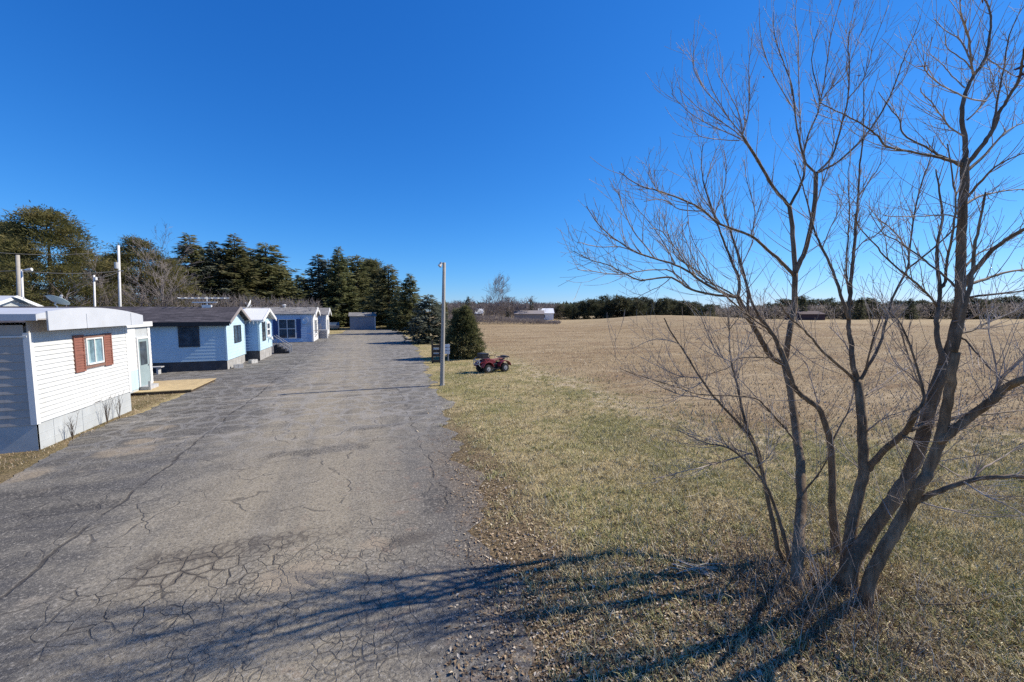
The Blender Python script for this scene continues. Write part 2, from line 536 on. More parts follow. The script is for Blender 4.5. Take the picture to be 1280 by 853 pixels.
# bare brown soil and leaf mould round the shrub and along the road edge
tx, ty = 5.6, 3.2
dx = g.math('SUBTRACT', xyz['X'], tx - 0.9); dy = g.math('SUBTRACT', xyz['Y'], ty + 0.2)
dd = g.math('SQRT', g.math('ADD', g.math('MULTIPLY', dx, dx), g.math('MULTIPLY', g.math('MULTIPLY', dy, dy), 1.3)))
dd = g.math('ADD', dd, g.math('MULTIPLY', g.math('SUBTRACT', nB, 0.5), 2.5))
mould = g.ramp(nC, [(0.35, (0.06,0.042,0.028)), (0.5, (0.15,0.105,0.065)), (0.66, (0.27,0.20,0.125))])
c = g.mix(g.ss(dd, 3.8, 0.8, 0, 0.92), c, mould)
er = g.math('ADD', xyz['X'], g.math('MULTIPLY', g.math('SUBTRACT', nB, 0.5), 1.8))
nearY = g.ss(xyz['Y'], 20, 9)
c = g.mix(g.math('MULTIPLY', g.ss(er, 3.7, 2.5, 0, 0.85), nearY), c, mould)
# lots behind the homes
lot = g.ramp(v, [(0.38, (0.11,0.10,0.045)), (0.5, (0.19,0.15,0.08)), (0.62, (0.26,0.20,0.12))])
c = g.mix(g.ss(xyz['X'], -7.6, -8.2), c, lot)
c = g.mix(g.ss(nD, 0.42, 0.62, 0.12, 0.0), c, (0.05,0.04,0.025))
c = g.mix(g.ss(e, -0.8, 2.0, 0, 0.14), c, (0.12,0.08,0.05))
g.l(c, b.inputs['Base Color'])
b.inputs['Roughness'].default_value = 0.95
b.inputs['Specular IOR Level'].default_value = 0.05
hb = g.math('ADD', g.math('MULTIPLY', nC, 0.6), g.math('MULTIPLY', fB, 0.9))
g.l(g.bump(hb, 0.75, 0.09), b.inputs['Normal'])
M['ground'] = mt
o = np_mesh('ground', V, FQ, mt, smooth=True)
tag(o, 'dry grass and pale corn stubble ground reaching to the far wood', kind='structure')

# ---- road
mt, t, b = nodes_of('cracked_asphalt'); g = NT(t)
p = g.pos(); xyz = g.sep(p)
w1 = g.warp(p, 1.7, 0.28)
w2 = g.warp(p, 0.6, 1.2)
lo = g.noise(p, 0.28, 4, 0.6)['Fac']
mi = g.noise(p, 1.5, 5, 0.65)['Fac']
hi = g.noise(p, 26, 4, 0.75)['Fac']
vh = g.noise(p, 110, 2, 0.7)['Fac']
tr = g.noise(g.mapping(p, scale=(0.16,1.5,1)), 1.1, 5, 0.65)['Fac']
ln = g.noise(g.mapping(p, scale=(1.6,0.09,1)), 1.0, 4, 0.6)['Fac']
base = g.ramp(g.math('ADD', g.math('MULTIPLY', lo, 0.4), g.math('MULTIPLY', mi, 0.6)),
              [(0.40, (0.086,0.081,0.073)), (0.5, (0.155,0.143,0.120)), (0.60, (0.240,0.215,0.170))])
# worn wheel band down the middle, sandy
cx = g.math('ADD', xyz['X'], g.math('MULTIPLY', g.math('SUBTRACT', lo, 0.5), 3.0))
band = g.math('MULTIPLY', g.ss(cx, -4.3, -2.2), g.ss(cx, 1.6, -0.4))
base = g.mix(g.math('MULTIPLY', band, g.ss(ln, 0.3, 0.6, 0.35, 0.9)), base, (0.285,0.242,0.170))
# darker, younger surface left of the long seam
seamx = g.math('ADD', xyz['X'], g.math('MULTIPLY', g.math('SUBTRACT', mi, 0.5), 0.5))
left = g.ss(g.math('ADD', seamx, g.math('MULTIPLY', g.math('SUBTRACT', lo, 0.5), 2.5)), -3.4, -5.0)
base = g.mix(g.math('MULTIPLY', left, g.ss(tr, 0.66, 0.42, 0.35, 0.92)), base, (0.072,0.068,0.063))
# cross streaks
base = g.mix(g.math('MULTIPLY', g.ss(tr, 0.5, 0.36, 0, 0.7), g.math('MAXIMUM', g.ss(xyz['Y'], 11, 20, 0.12, 1.0), left)), base, (0.080,0.078,0.078))
base = g.mix(g.math('MULTIPLY', g.ss(tr, 0.56, 0.70, 0, 0.65), g.ss(xyz['Y'], 9, 18, 0.15, 1.0)), base, (0.34,0.31,0.265))
# sandy washed patches
sp = g.noise(g.mapping(p, scale=(0.7,1.2,1), loc=(3.1,0.7,0)), 0.9, 5, 0.6)['Fac']
base = g.mix(g.ss(sp, 0.60, 0.72, 0, 0.6), base, (0.33,0.285,0.22))
# the edge of the right side mixes with earth
er = g.math('ADD', xyz['X'], g.math('MULTIPLY', g.math('SUBTRACT', mi, 0.5), 2.2))
base = g.mix(g.math('MULTIPLY', g.ss(er, -0.6, 2.2, 0, 0.8), g.ss(xyz['Y'], 14, 7)), base, (0.105,0.094,0.084))
rs = g.noise(g.mapping(p, loc=(7,2,0)), 2.6, 5, 0.7)['Fac']
base = g.mix(g.math('MULTIPLY', g.math('MULTIPLY', g.ss(rs, 0.56, 0.66, 0, 0.7), g.ss(xyz['X'], -2.5, 1.0)), g.ss(xyz['Y'], 16, 8)), base, (0.24,0.17,0.12))
base = g.mix(g.math('MULTIPLY', g.ss(g.math('ADD', er, g.math('MULTIPLY', g.math('SUBTRACT', hi, 0.5), 2.0)), 1.0, 2.3, 0, 0.9), g.ss(xyz['Y'], 13, 8)), base, (0.135,0.10,0.066))
# aggregate
base = g.mix(g.ss(hi, 0.50, 0.36, 0, 0.75), base, (0.07,0.068,0.068))
base = g.mix(g.ss(hi, 0.53, 0.66, 0, 0.75), base, (0.36,0.33,0.28))
base = g.mix(g.ss(vh, 0.55, 0.70, 0, 0.5), base, (0.38,0.355,0.31))
base = g.mix(g.ss(vh, 0.46, 0.32, 0, 0.6), base, (0.05,0.05,0.05))
# alligator cracking patch in front of the camera
def spot(cx_, cy_, rx, ry, wob=1.3):
    a = g.math('DIVIDE', g.math('SUBTRACT', xyz['X'], cx_), rx)
    c_ = g.math('DIVIDE', g.math('SUBTRACT', xyz['Y'], cy_), ry)
    q = g.math('SQRT', g.math('ADD', g.math('MULTIPLY', a, a), g.math('MULTIPLY', c_, c_)))
    q = g.math('ADD', q, g.math('MULTIPLY', g.math('SUBTRACT', mi, 0.5), wob))
    return g.ss(q, 1.1, 0.55)
A1 = spot(-2.4, 6.3, 1.9, 1.15)
A2 = spot(-0.3, 5.4, 3.2, 2.0)
v1 = g.vor(w1, 3.5)['Distance']
v2 = g.vor(g.warp(p, 3.1, 0.16), 6.4)['Distance']
v3 = g.vor(w2, 0.42)['Distance']
v4 = g.vor(g.warp(g.mapping(p, loc=(13.3,5.1,0)), 1.1, 0.7), 1.15)['Distance']
k1 = g.math('MULTIPLY', g.ss(v1, 0.040, 0.010), g.math('MULTIPLY', A1, g.ss(mi, 0.34, 0.50, 0.25, 1.0)))
k2 = g.math('MULTIPLY', g.ss(v2, 0.060, 0.012), g.math('MULTIPLY', A2, g.ss(mi, 0.40, 0.58, 0, 0.75)))
k3 = g.math('MULTIPLY', g.ss(v3, 0.010, 0.002), g.ss(mi, 0.45, 0.56, 0, 0.7))
k4 = g.math('MULTIPLY', g.ss(v4, 0.020, 0.004), g.math('MAXIMUM', g.ss(lo, 0.50, 0.60, 0, 0.8), g.math('MULTIPLY', left, 0.5)))
# the long seam itself, and two long cracks along the right wheel path
def line(x0, wdt, wob):
    a = g.math('ABSOLUTE', g.math('SUBTRACT', g.math('ADD', xyz['X'], g.math('MULTIPLY', g.math('SUBTRACT', g.noise(p, 0.8, 4, 0.6)['Fac'], 0.5), wob)), x0))
    return g.ss(a, wdt, wdt*0.3)
k5 = g.math('MULTIPLY', line(-4.55, 0.05, 0.5), g.ss(mi, 0.36, 0.5))
k6 = g.math('MULTIPLY', line(1.35, 0.03, 0.9), g.ss(mi, 0.45, 0.55))
ck = g.math('MAXIMUM', g.math('MAXIMUM', k1, k2), g.math('MAXIMUM', g.math('MAXIMUM', k3, k4), g.math('MAXIMUM', k5, k6)))
# tarry dark smear lying along the top of the patch
S1 = g.math('MULTIPLY', spot(-1.75, 7.05, 1.45, 0.34, 2.2), g.math('MAXIMUM', g.ss(v2, 0.16, 0.06), g.ss(hi, 0.52, 0.60, 0, 0.8)))
S2 = g.math('MULTIPLY', spot(-2.5, 6.75, 0.8, 0.45, 1.2), g.ss(v1, 0.12, 0.07))
S3 = g.math('MULTIPLY', spot(0.55, 6.4, 0.5, 0.2, 1.0), 0.8)
ck2 = g.math('MAXIMUM', S1, g.math('MAXIMUM', S2, S3))
base = g.mix(g.math('MULTIPLY', ck2, 0.58), base, (0.062,0.052,0.045))
base = g.mix(g.math('MULTIPLY', ck, 0.72), base, (0.045,0.040,0.036))
# pale weathered rims beside far cracks
for qx, qy, qa, qb, qf in ((-1.0,6.0,.55,.42,.8), (.05,6.45,.28,.2,.75), (.62,5.3,.35,.25,.6), (-6.0,13.1,.75,.5,.7), (-5.9,13.95,.5,.35,.8), (-6.3,15.3,.6,.4,.6), (-7.25,11.9,.4,.5,.8), (-3.4,20.5,.9,.5,.6), (-4.9,22.5,.8,.6,.6), (-2.6,26.5,1.2,.5,.5)):
    base = g.mix(g.math('MULTIPLY', spot(qx, qy, qa, qb, 1.6), g.ss(hi, 0.36, 0.56, 0.2, qf)), base, (0.30,0.245,0.175))
for qx, qy, qa, qb in ((-1.2,11.4,1.5,.35), (-6.2,10.6,1.2,.3), (-5.0,9.6,1.4,.3), (.4,13.2,1.0,.3), (-5.6,17.5,1.3,.35), (1.3,7.6,.5,.6)):
    base = g.mix(g.math('MULTIPLY', spot(qx, qy, qa, qb, 2.0), g.ss(hi, 0.62, 0.42, 0.1, 0.75)), base, (0.058,0.055,0.052))
rim = g.math('MULTIPLY', g.ss(v4, 0.10, 0.05), g.ss(xyz['Y'], 9, 16, 0, 0.28))
base = g.mix(rim, base, (0.34,0.33,0.315))
g.l(base, b.inputs['Base Color'])
b.inputs['Roughness'].default_value = 0.9
b.inputs['Specular IOR Level'].default_value = 0.2
hh = g.math('ADD', g.math('MULTIPLY', hi, 0.5), g.math('MULTIPLY', vh, 0.35))
hh = g.math('SUBTRACT', hh, g.math('MULTIPLY', ck, 0.9))
g.l(g.bump(hh, 0.7, 0.02), b.inputs['Normal'])
M['asphalt'] = mt
rows = []
yy = -14.0
while yy < 84:
    rows.append(yy); yy += 0.12 if yy < 26 else 0.4
rv = []; NC = 14
for y in rows:
    a = road_l(y) + jag(y, 3.3); c_ = road_r(y) + jag(y, 1.1)*1.5
    for q in range(NC+1):
        x = a + (c_-a)*q/NC
        rv.append((x, y, 0.014))
rf = []
for j in range(len(rows)-1):
    for q in range(NC):
        a = j*(NC+1)+q
        rf.append((a, a+1, a+NC+2, a+NC+1))
o = np_mesh('road', np.array(rv), np.array(rf), mt)
tag(o, 'wide cracked grey asphalt lane running up to the pines', kind='structure')

# ------------------------------------------------------------------ scattered ground cover
def scatter(n, dmin, dmax, power, test, smax=1.42, back=2.0):
    """world positions whose density thins out with distance from the lane's near end"""
    out = np.zeros((0, 2))
    while len(out) < n:
        u_ = rng.random(n*2)
        e_ = 2 - power
        d = (dmin**e_ + u_*(dmax**e_ - dmin**e_))**(1/e_)
        s = (rng.random(n*2)*2-1)*(smax*d + back)
        x = CR.x*s + CF0.x*d; y = CR.y*s + CF0.y*d
        out = np.concatenate([out, np.stack([x, y], -1)[test(x, y, s, d)]])
    return out[:n]

def blades(name, pos, hmin, hmax, wid, lean, mat, label, flat=0.0):
    n = len(pos)
    x, y = pos[:,0], pos[:,1]
    z = zg_np(x, y)
    az = rng.random(n)*2*np.pi
    h = hmin + (hmax-hmin)*rng.random(n)**1.6
    ln = lean*(0.35+0.65*rng.random(n))
    w_ = wid*(0.6+0.8*rng.random(n))
    dx, dy = np.cos(az), np.sin(az)
    sa = az + np.pi/2 + rng.normal(0, 0.5, n)
    sx, sy = np.cos(sa)*w_, np.sin(sa)*w_
    b0 = np.stack([x, y, z-0.004], -1)
    up = np.sqrt(np.clip(1-(ln*0.7)**2, 0.05, 1))
    m1 = b0 + np.stack([dx*h*ln*0.45, dy*h*ln*0.45, h*0.6*up], -1)
    t1 = b0 + np.stack([dx*h*ln, dy*h*ln, h*up*(1.0-0.55*ln*rng.random(n))], -1)
    s3 = np.stack([sx, sy, np.zeros(n)], -1)
    V = np.stack([b0-s3, b0+s3, m1+s3*0.8, m1-s3*0.8, t1+s3*0.25, t1-s3*0.25], 1).reshape(-1, 3)
    o_ = np.arange(n)[:,None]*6
    Fq = np.concatenate([o_+np.array([[0,1,2,3]]), o_+np.array([[3,2,4,5]])])
    ob = np_mesh(name, V, Fq, mat)
    return tag(ob, label, kind='stuff')

def blade_mat(name, straw, mids, green, gs=0.6, bias=0.5):
    mt, t, b = nodes_of(name); g = NT(t)
    ge = g.n('ShaderNodeNewGeometry')
    rnd = ge.outputs['Random Per Island']
    pn = g.noise(ge.outputs['Position'], gs, 4, 0.6)['Fac']
    c = g.ramp(rnd, [(0.05, mids[0]), (0.45, straw), (0.75, mids[1]), (0.97, mids[2])])
    mk = g.math('MULTIPLY', g.ss(pn, bias+0.04, bias-0.12), g.ss(rnd, 0.85, 0.3, 0.0, 0.8))
    c = g.mix(mk, c, green)
    g.l(c, b.inputs['Base Color'])
    b.inputs['Roughness'].default_value = 0.8
    b.inputs['Specular IOR Level'].default_value = 0.15
    return mt
M['grass_blade'] = blade_mat('dry_grass_blades', (0.60,0.50,0.28), [(0.25,0.195,0.10), (0.47,0.385,0.19), (0.80,0.71,0.50)], (0.27,0.285,0.09), 0.6, 0.57)
M['stubble'] = blade_mat('corn_stubble_straw', (0.46,0.36,0.22), [(0.24,0.16,0.09), (0.38,0.28,0.16), (0.72,0.62,0.45)], (0.3,0.25,0.1), 0.2, 0.25)
M['litter'] = blade_mat('leaf_litter_brown', (0.27,0.19,0.115), [(0.09,0.06,0.038), (0.36,0.27,0.17), (0.62,0.53,0.40)], (0.2,0.12,0.05), 0.6, 0.2)
M['gravel'] = blade_mat('gravel_grey', (0.24,0.23,0.215), [(0.10,0.095,0.088), (0.25,0.23,0.20), (0.33,0.30,0.265)], (0.2,0.2,0.2), 0.6, 0.1)

def rr_np(y): return np.interp(y, RR_Y, RR_X)
def rl_np(y): return np.interp(y, RL_Y, RL_X)
def is_field(x, y, nz):
    return (np.minimum(x-9.9, (y-8.6)+(x-10.0)*0.38) + nz*3) > 0
def t_lawn(x, y, s, d):
    off = (x - rr_np(y)) + 0.25*np.sin(y*3.1) + rng.normal(0, 0.18, len(x))
    bare = 1-0.8*np.exp(-(((x-4.2)/2.3)**2 + ((y-3.4)/1.6)**2)) - 0.5*np.exp(-((off-0.2)/0.5)**2)*(y < 12)
    right = (rng.random(len(x)) < bare) & (off > 0.05) & (~is_field(x, y, rng.normal(0, 0.6, len(x)))) & (rng.random(len(x)) < np.clip(0.25+off*0.5, 0, 1))
    return right
blades('dry_grass', scatter(190000, 2.6, 45, 1.55, t_lawn), 0.04, 0.12, 0.0036, 0.95, M['grass_blade'],
       'short dry straw coloured lawn grass beside the lane')
tc = scatter(3600, 2.6, 26, 1.5, t_lawn)
tp_ = np.repeat(tc, 26, 0) + rng.normal(0, 1, (len(tc)*26, 2))*np.repeat(0.025+0.06*rng.random(len(tc)), 26)[:,None]
blades('grass_tufts', tp_, 0.05, 0.17, 0.0036, 0.9, M['grass_blade'], 'longer matted tufts of dry grass in the lawn beside the lane')
def t_lot(x, y, s, d):
    return (x < -7.8) & (y < 21.8) & (y > 7) & ((y < 13.9) | (y > 18.6) | (x > -8.16)) & (x > -14)
blades('verge_grass', scatter(9000, 7, 24, 1.2, t_lot), 0.03, 0.11, 0.004, 0.95, M['litter'],
       'brown dead grass and leaves along the foot of the white home')
def t_field(x, y, s, d):
    return is_field(x, y, rng.normal(0, 0.9, len(x))) & (x < 140)
blades('corn_stubble', scatter(75000, 9, 95, 1.35, t_field), 0.03, 0.16, 0.013, 0.95, M['stubble'],
       'pale corn stubble and husks strewn over the bare field')

def flakes(name, pos, smin, smax, mat, label, zoff=0.004, fold=0.5):
    n = len(pos); x, y = pos[:,0], pos[:,1]
    z = np.where(x < rr_np(y), 0.014, zg_np(x, y)) + zoff + rng.random(n)*0.012
    az = rng.random(n)*2*np.pi
    L = smin + (smax-smin)*rng.random(n)**1.5
    W = L*(0.3+0.35*rng.random(n))
    ax = np.stack([np.cos(az), np.sin(az), rng.normal(0, 0.28, n)], -1)
    sd = np.stack([-np.sin(az), np.cos(az), rng.normal(0, 0.28, n)], -1)
    c0 = np.stack([x, y, z], -1)
    upv = np.array([0,0,1.0])
    k_ = (fold*rng.random(n))[:,None]
    a = c0 - ax*L[:,None]/2; b_ = c0 + ax*L[:,None]/2
    l_ = c0 + sd*W[:,None]/2 + upv*W[:,None]*k_
    r_ = c0 - sd*W[:,None]/2 + upv*W[:,None]*k_
    V = np.stack([a, l_, b_, r_], 1).reshape(-1, 3)
    o_ = np.arange(n)[:,None]*4
    Ft = np.concatenate([o_+np.array([[0,2,1]]), o_+np.array([[0,3,2]])])
    return tag(np_mesh(name, V, Ft, mat), label, kind='stuff')
def t_leaf(x, y, s, d):
    off = x - rr_np(y)
    near_edge = np.exp(-((off-0.25)/0.7)**2) * (y < 17)
    tree = 1.3*np.exp(-(((x-4.5)**2*0.8 + (y-3.2)**2*1.2)/4.5))
    pr = np.clip(near_edge*np.where(y < 9, 0.6, 0.25) + tree, 0, 1) + 0.012*(off > 0.3)
    return (rng.random(len(x)) < pr) & (off > -0.9)
flakes('leaf_litter', scatter(33000, 2.4, 22, 1.3, t_leaf), 0.02, 0.07, M['litter'],
       'brown fallen leaves and twigs under the bare shrub')
def t_grav(x, y, s, d):
    off = x - rr_np(y)
    return (rng.random(len(x)) < np.exp(-((off+0.12)/0.42)**2)*0.9 + 0.02*((off < 0) & (x > -6))) & (y < 24)
gpz = scatter(7000, 2.4, 26, 1.4, t_grav)
n = len(gpz); sz = 0.003 + 0.010*rng.random(n)**3
z0 = np.where(gpz[:,0] < rr_np(gpz[:,1]), 0.014, zg_np(gpz[:,0], gpz[:,1]))
oc = np.array([[1,0,0],[0,1,0],[-1,0,0],[0,-1,0],[0,0,.8],[0,0,-.6]], float)
rot = rng.random(n)*6.28
ocr = np.stack([np.cos(rot)[:,None]*oc[:,0]-np.sin(rot)[:,None]*oc[:,1], np.sin(rot)[:,None]*oc[:,0]+np.cos(rot)[:,None]*oc[:,1], np.repeat(oc[None,:,2], n, 0)], -1)
ocr = ocr*sz[:,None,None]*(0.7+0.6*rng.random((n,6,1)))
V = (ocr + np.stack([gpz[:,0], gpz[:,1], z0+sz*0.35], -1)[:,None,:]).reshape(-1, 3)
tri = np.array([[0,1,4],[1,2,4],[2,3,4],[3,0,4],[1,0,5],[2,1,5],[3,2,5],[0,3,5]])
Ft = (np.arange(n)[:,None,None]*6 + tri[None]).reshape(-1, 3)
tag(np_mesh('gravel', V, Ft, M['gravel']), 'loose grey stones along the crumbling lane edge', kind='stuff')
# ================================================================== HOMES
def lap_wall(mb, face, u0, u1, z0, z1, n=0.0, board=0.115, d=0.014):
    """lap siding on one wall: every board leans out at its lower edge"""
    k = max(1, round((z1-z0)/board)); h = (z1-z0)/k
    def pt(u, z, q):
        return (n+q, u, z) if face == 'x' else ((u, -n-q, z) if face == 'y' else (u, n+q, z))
    for i_ in range(k):
        a, b_ = z0+i_*h, z0+(i_+1)*h
        mb.add([pt(u0,a,d), pt(u1,a,d), pt(u1,b_,0.002), pt(u0,b_,0.002), pt(u0,a,0), pt(u1,a,0)],
               [(0,1,2,3), (4,5,1,0)])

def window(parent, face, u0, u1, z0, z1, n, fm, gm, fr=0.06, mull=0, rail=False, depth=0.05, label=None):
    f = MB()
    f.fbox(face, u0-fr, u0, z0-fr, z1+fr, n-0.02, n+depth)
    f.fbox(face, u1, u1+fr, z0-fr, z1+fr, n-0.02, n+depth)
    f.fbox(face, u0, u1, z0-fr, z0, n-0.02, n+depth+0.012)
    f.fbox(face, u0, u1, z1, z1+fr, n-0.02, n+depth)
    for i_ in range(mull):
        u = u0+(u1-u0)*(i_+1)/(mull+1)
        f.fbox(face, u-fr*.35, u+fr*.35, z0, z1, n, n+depth-0.008)
    if rail:
        zz = (z0+z1)/2
        f.fbox(face, u0, u1, zz-fr*.35, zz+fr*.35, n, n+depth-0.012)
    wo_ = f.build('window', fm, parent, bevel=0.006)
    g_ = MB(); g_.fbox(face, u0-0.005, u1+0.005, z0-0.005, z1+0.005, n-0.01, n+0.018)
    g_.build('pane', gm, wo_)
    if label: wo_['label'] = label
    return wo_

def shutter(parent, face, u0, u1, z0, z1, n, mt):
    mb = MB()
    mb.fbox(face, u0, u1, z0, z1, n-0.005, n+0.022)
    e_ = 0.05
    for a, b_, c_, d_ in ((u0, u0+e_, z0, z1), (u1-e_, u1, z0, z1), (u0+e_, u1-e_, z0, z0+e_), (u0+e_, u1-e_, z1-e_, z1), (u0+e_, u1-e_, (z0+z1)/2-e_/2, (z0+z1)/2+e_/2)):
        mb.fbox(face, a, b_, c_, d_, n+0.02, n+0.042)
    k = int((z1-z0)/0.075)
    for i_ in range(k):
        z = z0 + (i_+0.5)*(z1-z0)/k
        mb.fbox(face, u0+e_, u1-e_, z-0.022, z+0.012, n+0.02, n+0.033)
    return mb.build('shutter', mt, parent)

def corner_posts(parent, W, z0, z1, mt, w_=0.09, L=0):
    mb = MB()
    mb.prism([(-w_,-0.026),(0.026,-0.026),(0.026,w_),(-0.004,w_),(-0.004,-0.004),(-w_,-0.004)], 'z', z0, z1)
    mb.build('corner_trim', mt, parent)
    mb = MB()
    mb.box(-0.004, 0.026, W-w_, W+0.026, z0, z1)
    return mb.build('corner_trim', mt, parent)

def body(W, L, z0, z1):
    mb = MB(); mb.box(-L, -0.08, 0.08, W-0.01, z0, z1-0.01); return mb

def skirt(parent, W, L, z1, m_end, m_side, n=-0.04):
    mb = MB(); mb.box(n-0.06, n, -n, W+n, -0.05, z1); 
    for i_ in range(int(W/1.2)):
        y = 0.6+i_*1.2
        mb.box(n, n+0.008, y, y+0.02, 0, z1-0.01)
    for z in (0.22, 0.44):
        if z < z1: mb.box(n, n+0.006, 0.05, W+n-0.01, z-0.005, z+0.005)
    e_ = mb.build('end_skirt', m_end, parent)
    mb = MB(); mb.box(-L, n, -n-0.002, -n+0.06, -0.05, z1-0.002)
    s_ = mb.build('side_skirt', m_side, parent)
    return e_, s_

def gable_roof(parent, W, L, zw, zr, mt, name='roof', ov=0.25, ovx=0.35, th=0.07):
    """ridge runs along x (the long way); gable end at x=0"""
    sl_ = (zr-zw)/(W/2)
    prof = []
    ye = [-ov, W/2, W+ov]
    ze = [zw-ov*sl_, zr, zw-ov*sl_]
    prof = [(ye[0],ze[0]), (ye[1],ze[1]), (ye[2],ze[2]), (ye[2],ze[2]+th), (ye[1],ze[1]+th*1.15), (ye[0],ze[0]+th)]
    mb = MB(); mb.prism(prof, 'x', -L-0.2, ovx)
    r_ = mb.build(name, mt, parent)
    return r_, sl_

def gable_fill(parent, W, zw, zr, mt, n=0.0):
    """lap siding of the triangle under a gable"""
    mb = MB(); k = 7; h = (zr-zw)/k
    for i_ in range(k):
        a, b_ = zw+i_*h, zw+(i_+1)*h
        ya, yb = (a-zw)/(zr-zw)*W/2, (b_-zw)/(zr-zw)*W/2
        mb.add([(n+0.014,ya,a), (n+0.014,W-ya,a), (n+0.002,W-yb,b_), (n+0.002,yb,b_), (n-0.05,ya,a), (n-0.05,W-ya,a)], [(0,1,2,3), (4,5,1,0)])
    return mb.build('gable', mt, parent)

def rake(parent, W, zw, zr, sl_, mt, ov=0.25, x0=0.32, x1=0.37, h=0.16):
    mb = MB()
    for a, b_ in (((-ov-0.01), W/2), (W+ov+0.01, W/2)):
        za = zr-abs(W/2-a)*sl_
        mb.add([(x0,a,za-h+0.07), (x0,b_,zr-h+0.07), (x0,b_,zr+0.10), (x0,a,za+0.10),
                (x1,a,za-h+0.07), (x1,b_,zr-h+0.07), (x1,b_,zr+0.10), (x1,a,za+0.10)],
               [(0,1,2,3), (7,6,5,4), (0,4,5,1), (1,5,6,2), (2,6,7,3), (3,7,4,0)])
    return mb.build('rake_board', mt, parent)

# ---------------------------------------------------------------- 1 nearest: white end wall, slate long wall
t1 = thing('mobile_home', 'nearest mobile home with white sided end wall, slate long wall and red brown shutters', 'mobile home', (-8.2, 14.0, 0), 0, 'mobile homes along the lane')
W, L = 4.5, 17.0
body(W, L, 0.0, 3.3).build('core', M['slate_siding'], t1)
mb = MB(); lap_wall(mb, 'x', 0.09, W-0.09, 0.72, 3.12, 0.0, 0.128, 0.024); mb.build('end_wall', M['cream'], t1)
mb = MB(); lap_wall(mb, 'y', -L, -0.09, 0.70, 3.00, -0.004, 0.20, 0.02)
mb.box(-L, -0.09, -0.010, 0.003, 3.05, 3.32); mb.build('long_wall', M['slate_siding'], t1)
mb = MB(); mb.box(-L, -0.02, -0.035, 0.002, 3.0, 3.045); mb.build('flashing', M['white'], t1)
corner_posts(t1, W, 0.70, 3.12, M['white'], 0.10)
mb = MB(); mb.box(-0.03, 0.012, 0.0, W, 3.122, 3.45); mb.build('frieze_board', M['slate_siding'], t1)
skirt(t1, W, L, 0.71, M['skirt_white'], M['skirt_white'], -0.006)
# torn lower edge of the siding
mb = MB()
for y0_, y1_, z0_, z1_ in ((2.15, 2.75, .715, .775), (1.30, 1.75, .70, .735), (2.9, 3.3, .74, .775), (1.78, 2.12, .708, .73)):
    mb.add([(0.021,y0_,z0_), (0.021,y1_,z0_+0.012), (0.021,y1_-0.09,z1_), (0.021,(y0_+y1_)/2,z1_-0.012), (0.021,y0_+0.2,z1_-0.02)], [(0,1,2,3,4)])
mb.build('torn_siding_gap', M['shade_dark'], t1)
wz = window(t1, 'x', 2.18, 2.92, 2.04, 2.78, 0.012, M['white'], M['glass_blue'], 0.05, mull=1, depth=0.055)
cm = MB(); cm.fbox('x', 2.20, 2.33, 2.05, 2.76, 0.028, 0.034); cm.fbox('x', 2.60, 2.68, 2.05, 2.76, 0.028, 0.034); cm.build('curtain', M['curtain'], wz)
lm = MB(); lm.fbox('x', 2.02, 3.08, 2.83, 2.915, 0.0, 0.06); lm.build('window_header', M['brown_trim'], t1)
lm = MB(); lm.fbox('x', 2.04, 3.06, 1.885, 1.975, 0.0, 0.05); lm.build('window_sill', M['brown_trim'], t1)
shutter(t1, 'x', 1.60, 2.06, 1.83, 2.95, 0.012, M['brick_paint'])
shutter(t1, 'x', 3.04, 3.48, 1.85, 2.93, 0.012, M['brick_paint'])
# bowed white metal roof with a deep end fascia
rp = []
for q in range(13):
    f_ = q/12
    y = -0.28 + f_*(W+0.56)
    z = 3.50 + 0.27*(1-(2*f_-0.78)**2 * (1.0 if f_ < 0.39 else 0.66))
    rp.append((y, z))
prof = rp + [(W+0.28, rp[-1][1]-0.12), (-0.28, rp[0][1]-0.12)]
mb = MB(); mb.prism(prof, 'x', -L-0.3, 0.36); rf_ = mb.build('roof', M['roof_white'], t1)
prof = [(y, z+0.012) for y, z in rp if y > 0.0]
prof = [(0.02, prof[0][1])] + prof + [(W+0.285, 3.17), (0.02, 3.17)]
mb = MB(); mb.prism(prof, 'x', 0.362, 0.40)
for y in (1.55, 3.95): mb.box(0.40, 0.412, y, y+0.03, 3.175, 3.60)
mb.build('end_fascia', M['roof_white'], rf_)
mb = MB(); mb.box(-L-0.3, 0.362, -0.325, -0.282, 3.44, 3.60); mb.build('side_fascia', M['roof_white'], rf_)
mb = MB(); mb.box(0.002, 0.36, -0.27, W+0.27, 3.455, 3.485); mb.build('soffit', M['slate_siding'], rf_)

# entry room built on the far side of it
t2 = thing('entry_room', 'small white lean-to entry room with grey door behind the nearest mobile home', 'entry room', (-9.5, 18.55, 0))
mb = MB(); mb.box(-3.6, -0.01, 0.02, 4.85, 0.15, 3.0); mb.build('wall', M['skirt_white'], t2)
mb = MB(); lap_wall(mb, 'x', 0.0, 3.55, 1.1, 2.95, 0.0, 0.2, 0.012); lap_wall(mb, 'x', 4.62, 4.85, 0.3, 2.95, 0, 0.2, 0.012); mb.build('siding', M['white'], t2)
mb = MB(); mb.fbox('x', 0.0, 3.55, 0.25, 1.1, -0.01, 0.012); mb.build('pale_panel', M['blue_siding'], t2)
mb = MB(); mb.box(-3.7, 0.06, -0.0, 4.88, 3.02, 3.1); mb.box(0.06, 0.10, 0.0, 4.90, 2.96, 3.18); mb.build('roof', M['white'], t2)
mb = MB(); mb.fbox('x', 3.62, 4.52, 0.30, 2.42, 0.0, 0.035); dr = mb.build('door', M['dish_grey'], t2)
mb = MB(); mb.fbox('x', 3.78, 4.36, 1.25, 2.30, 0.03, 0.045); mb.build('pane', M['glass'], dr)
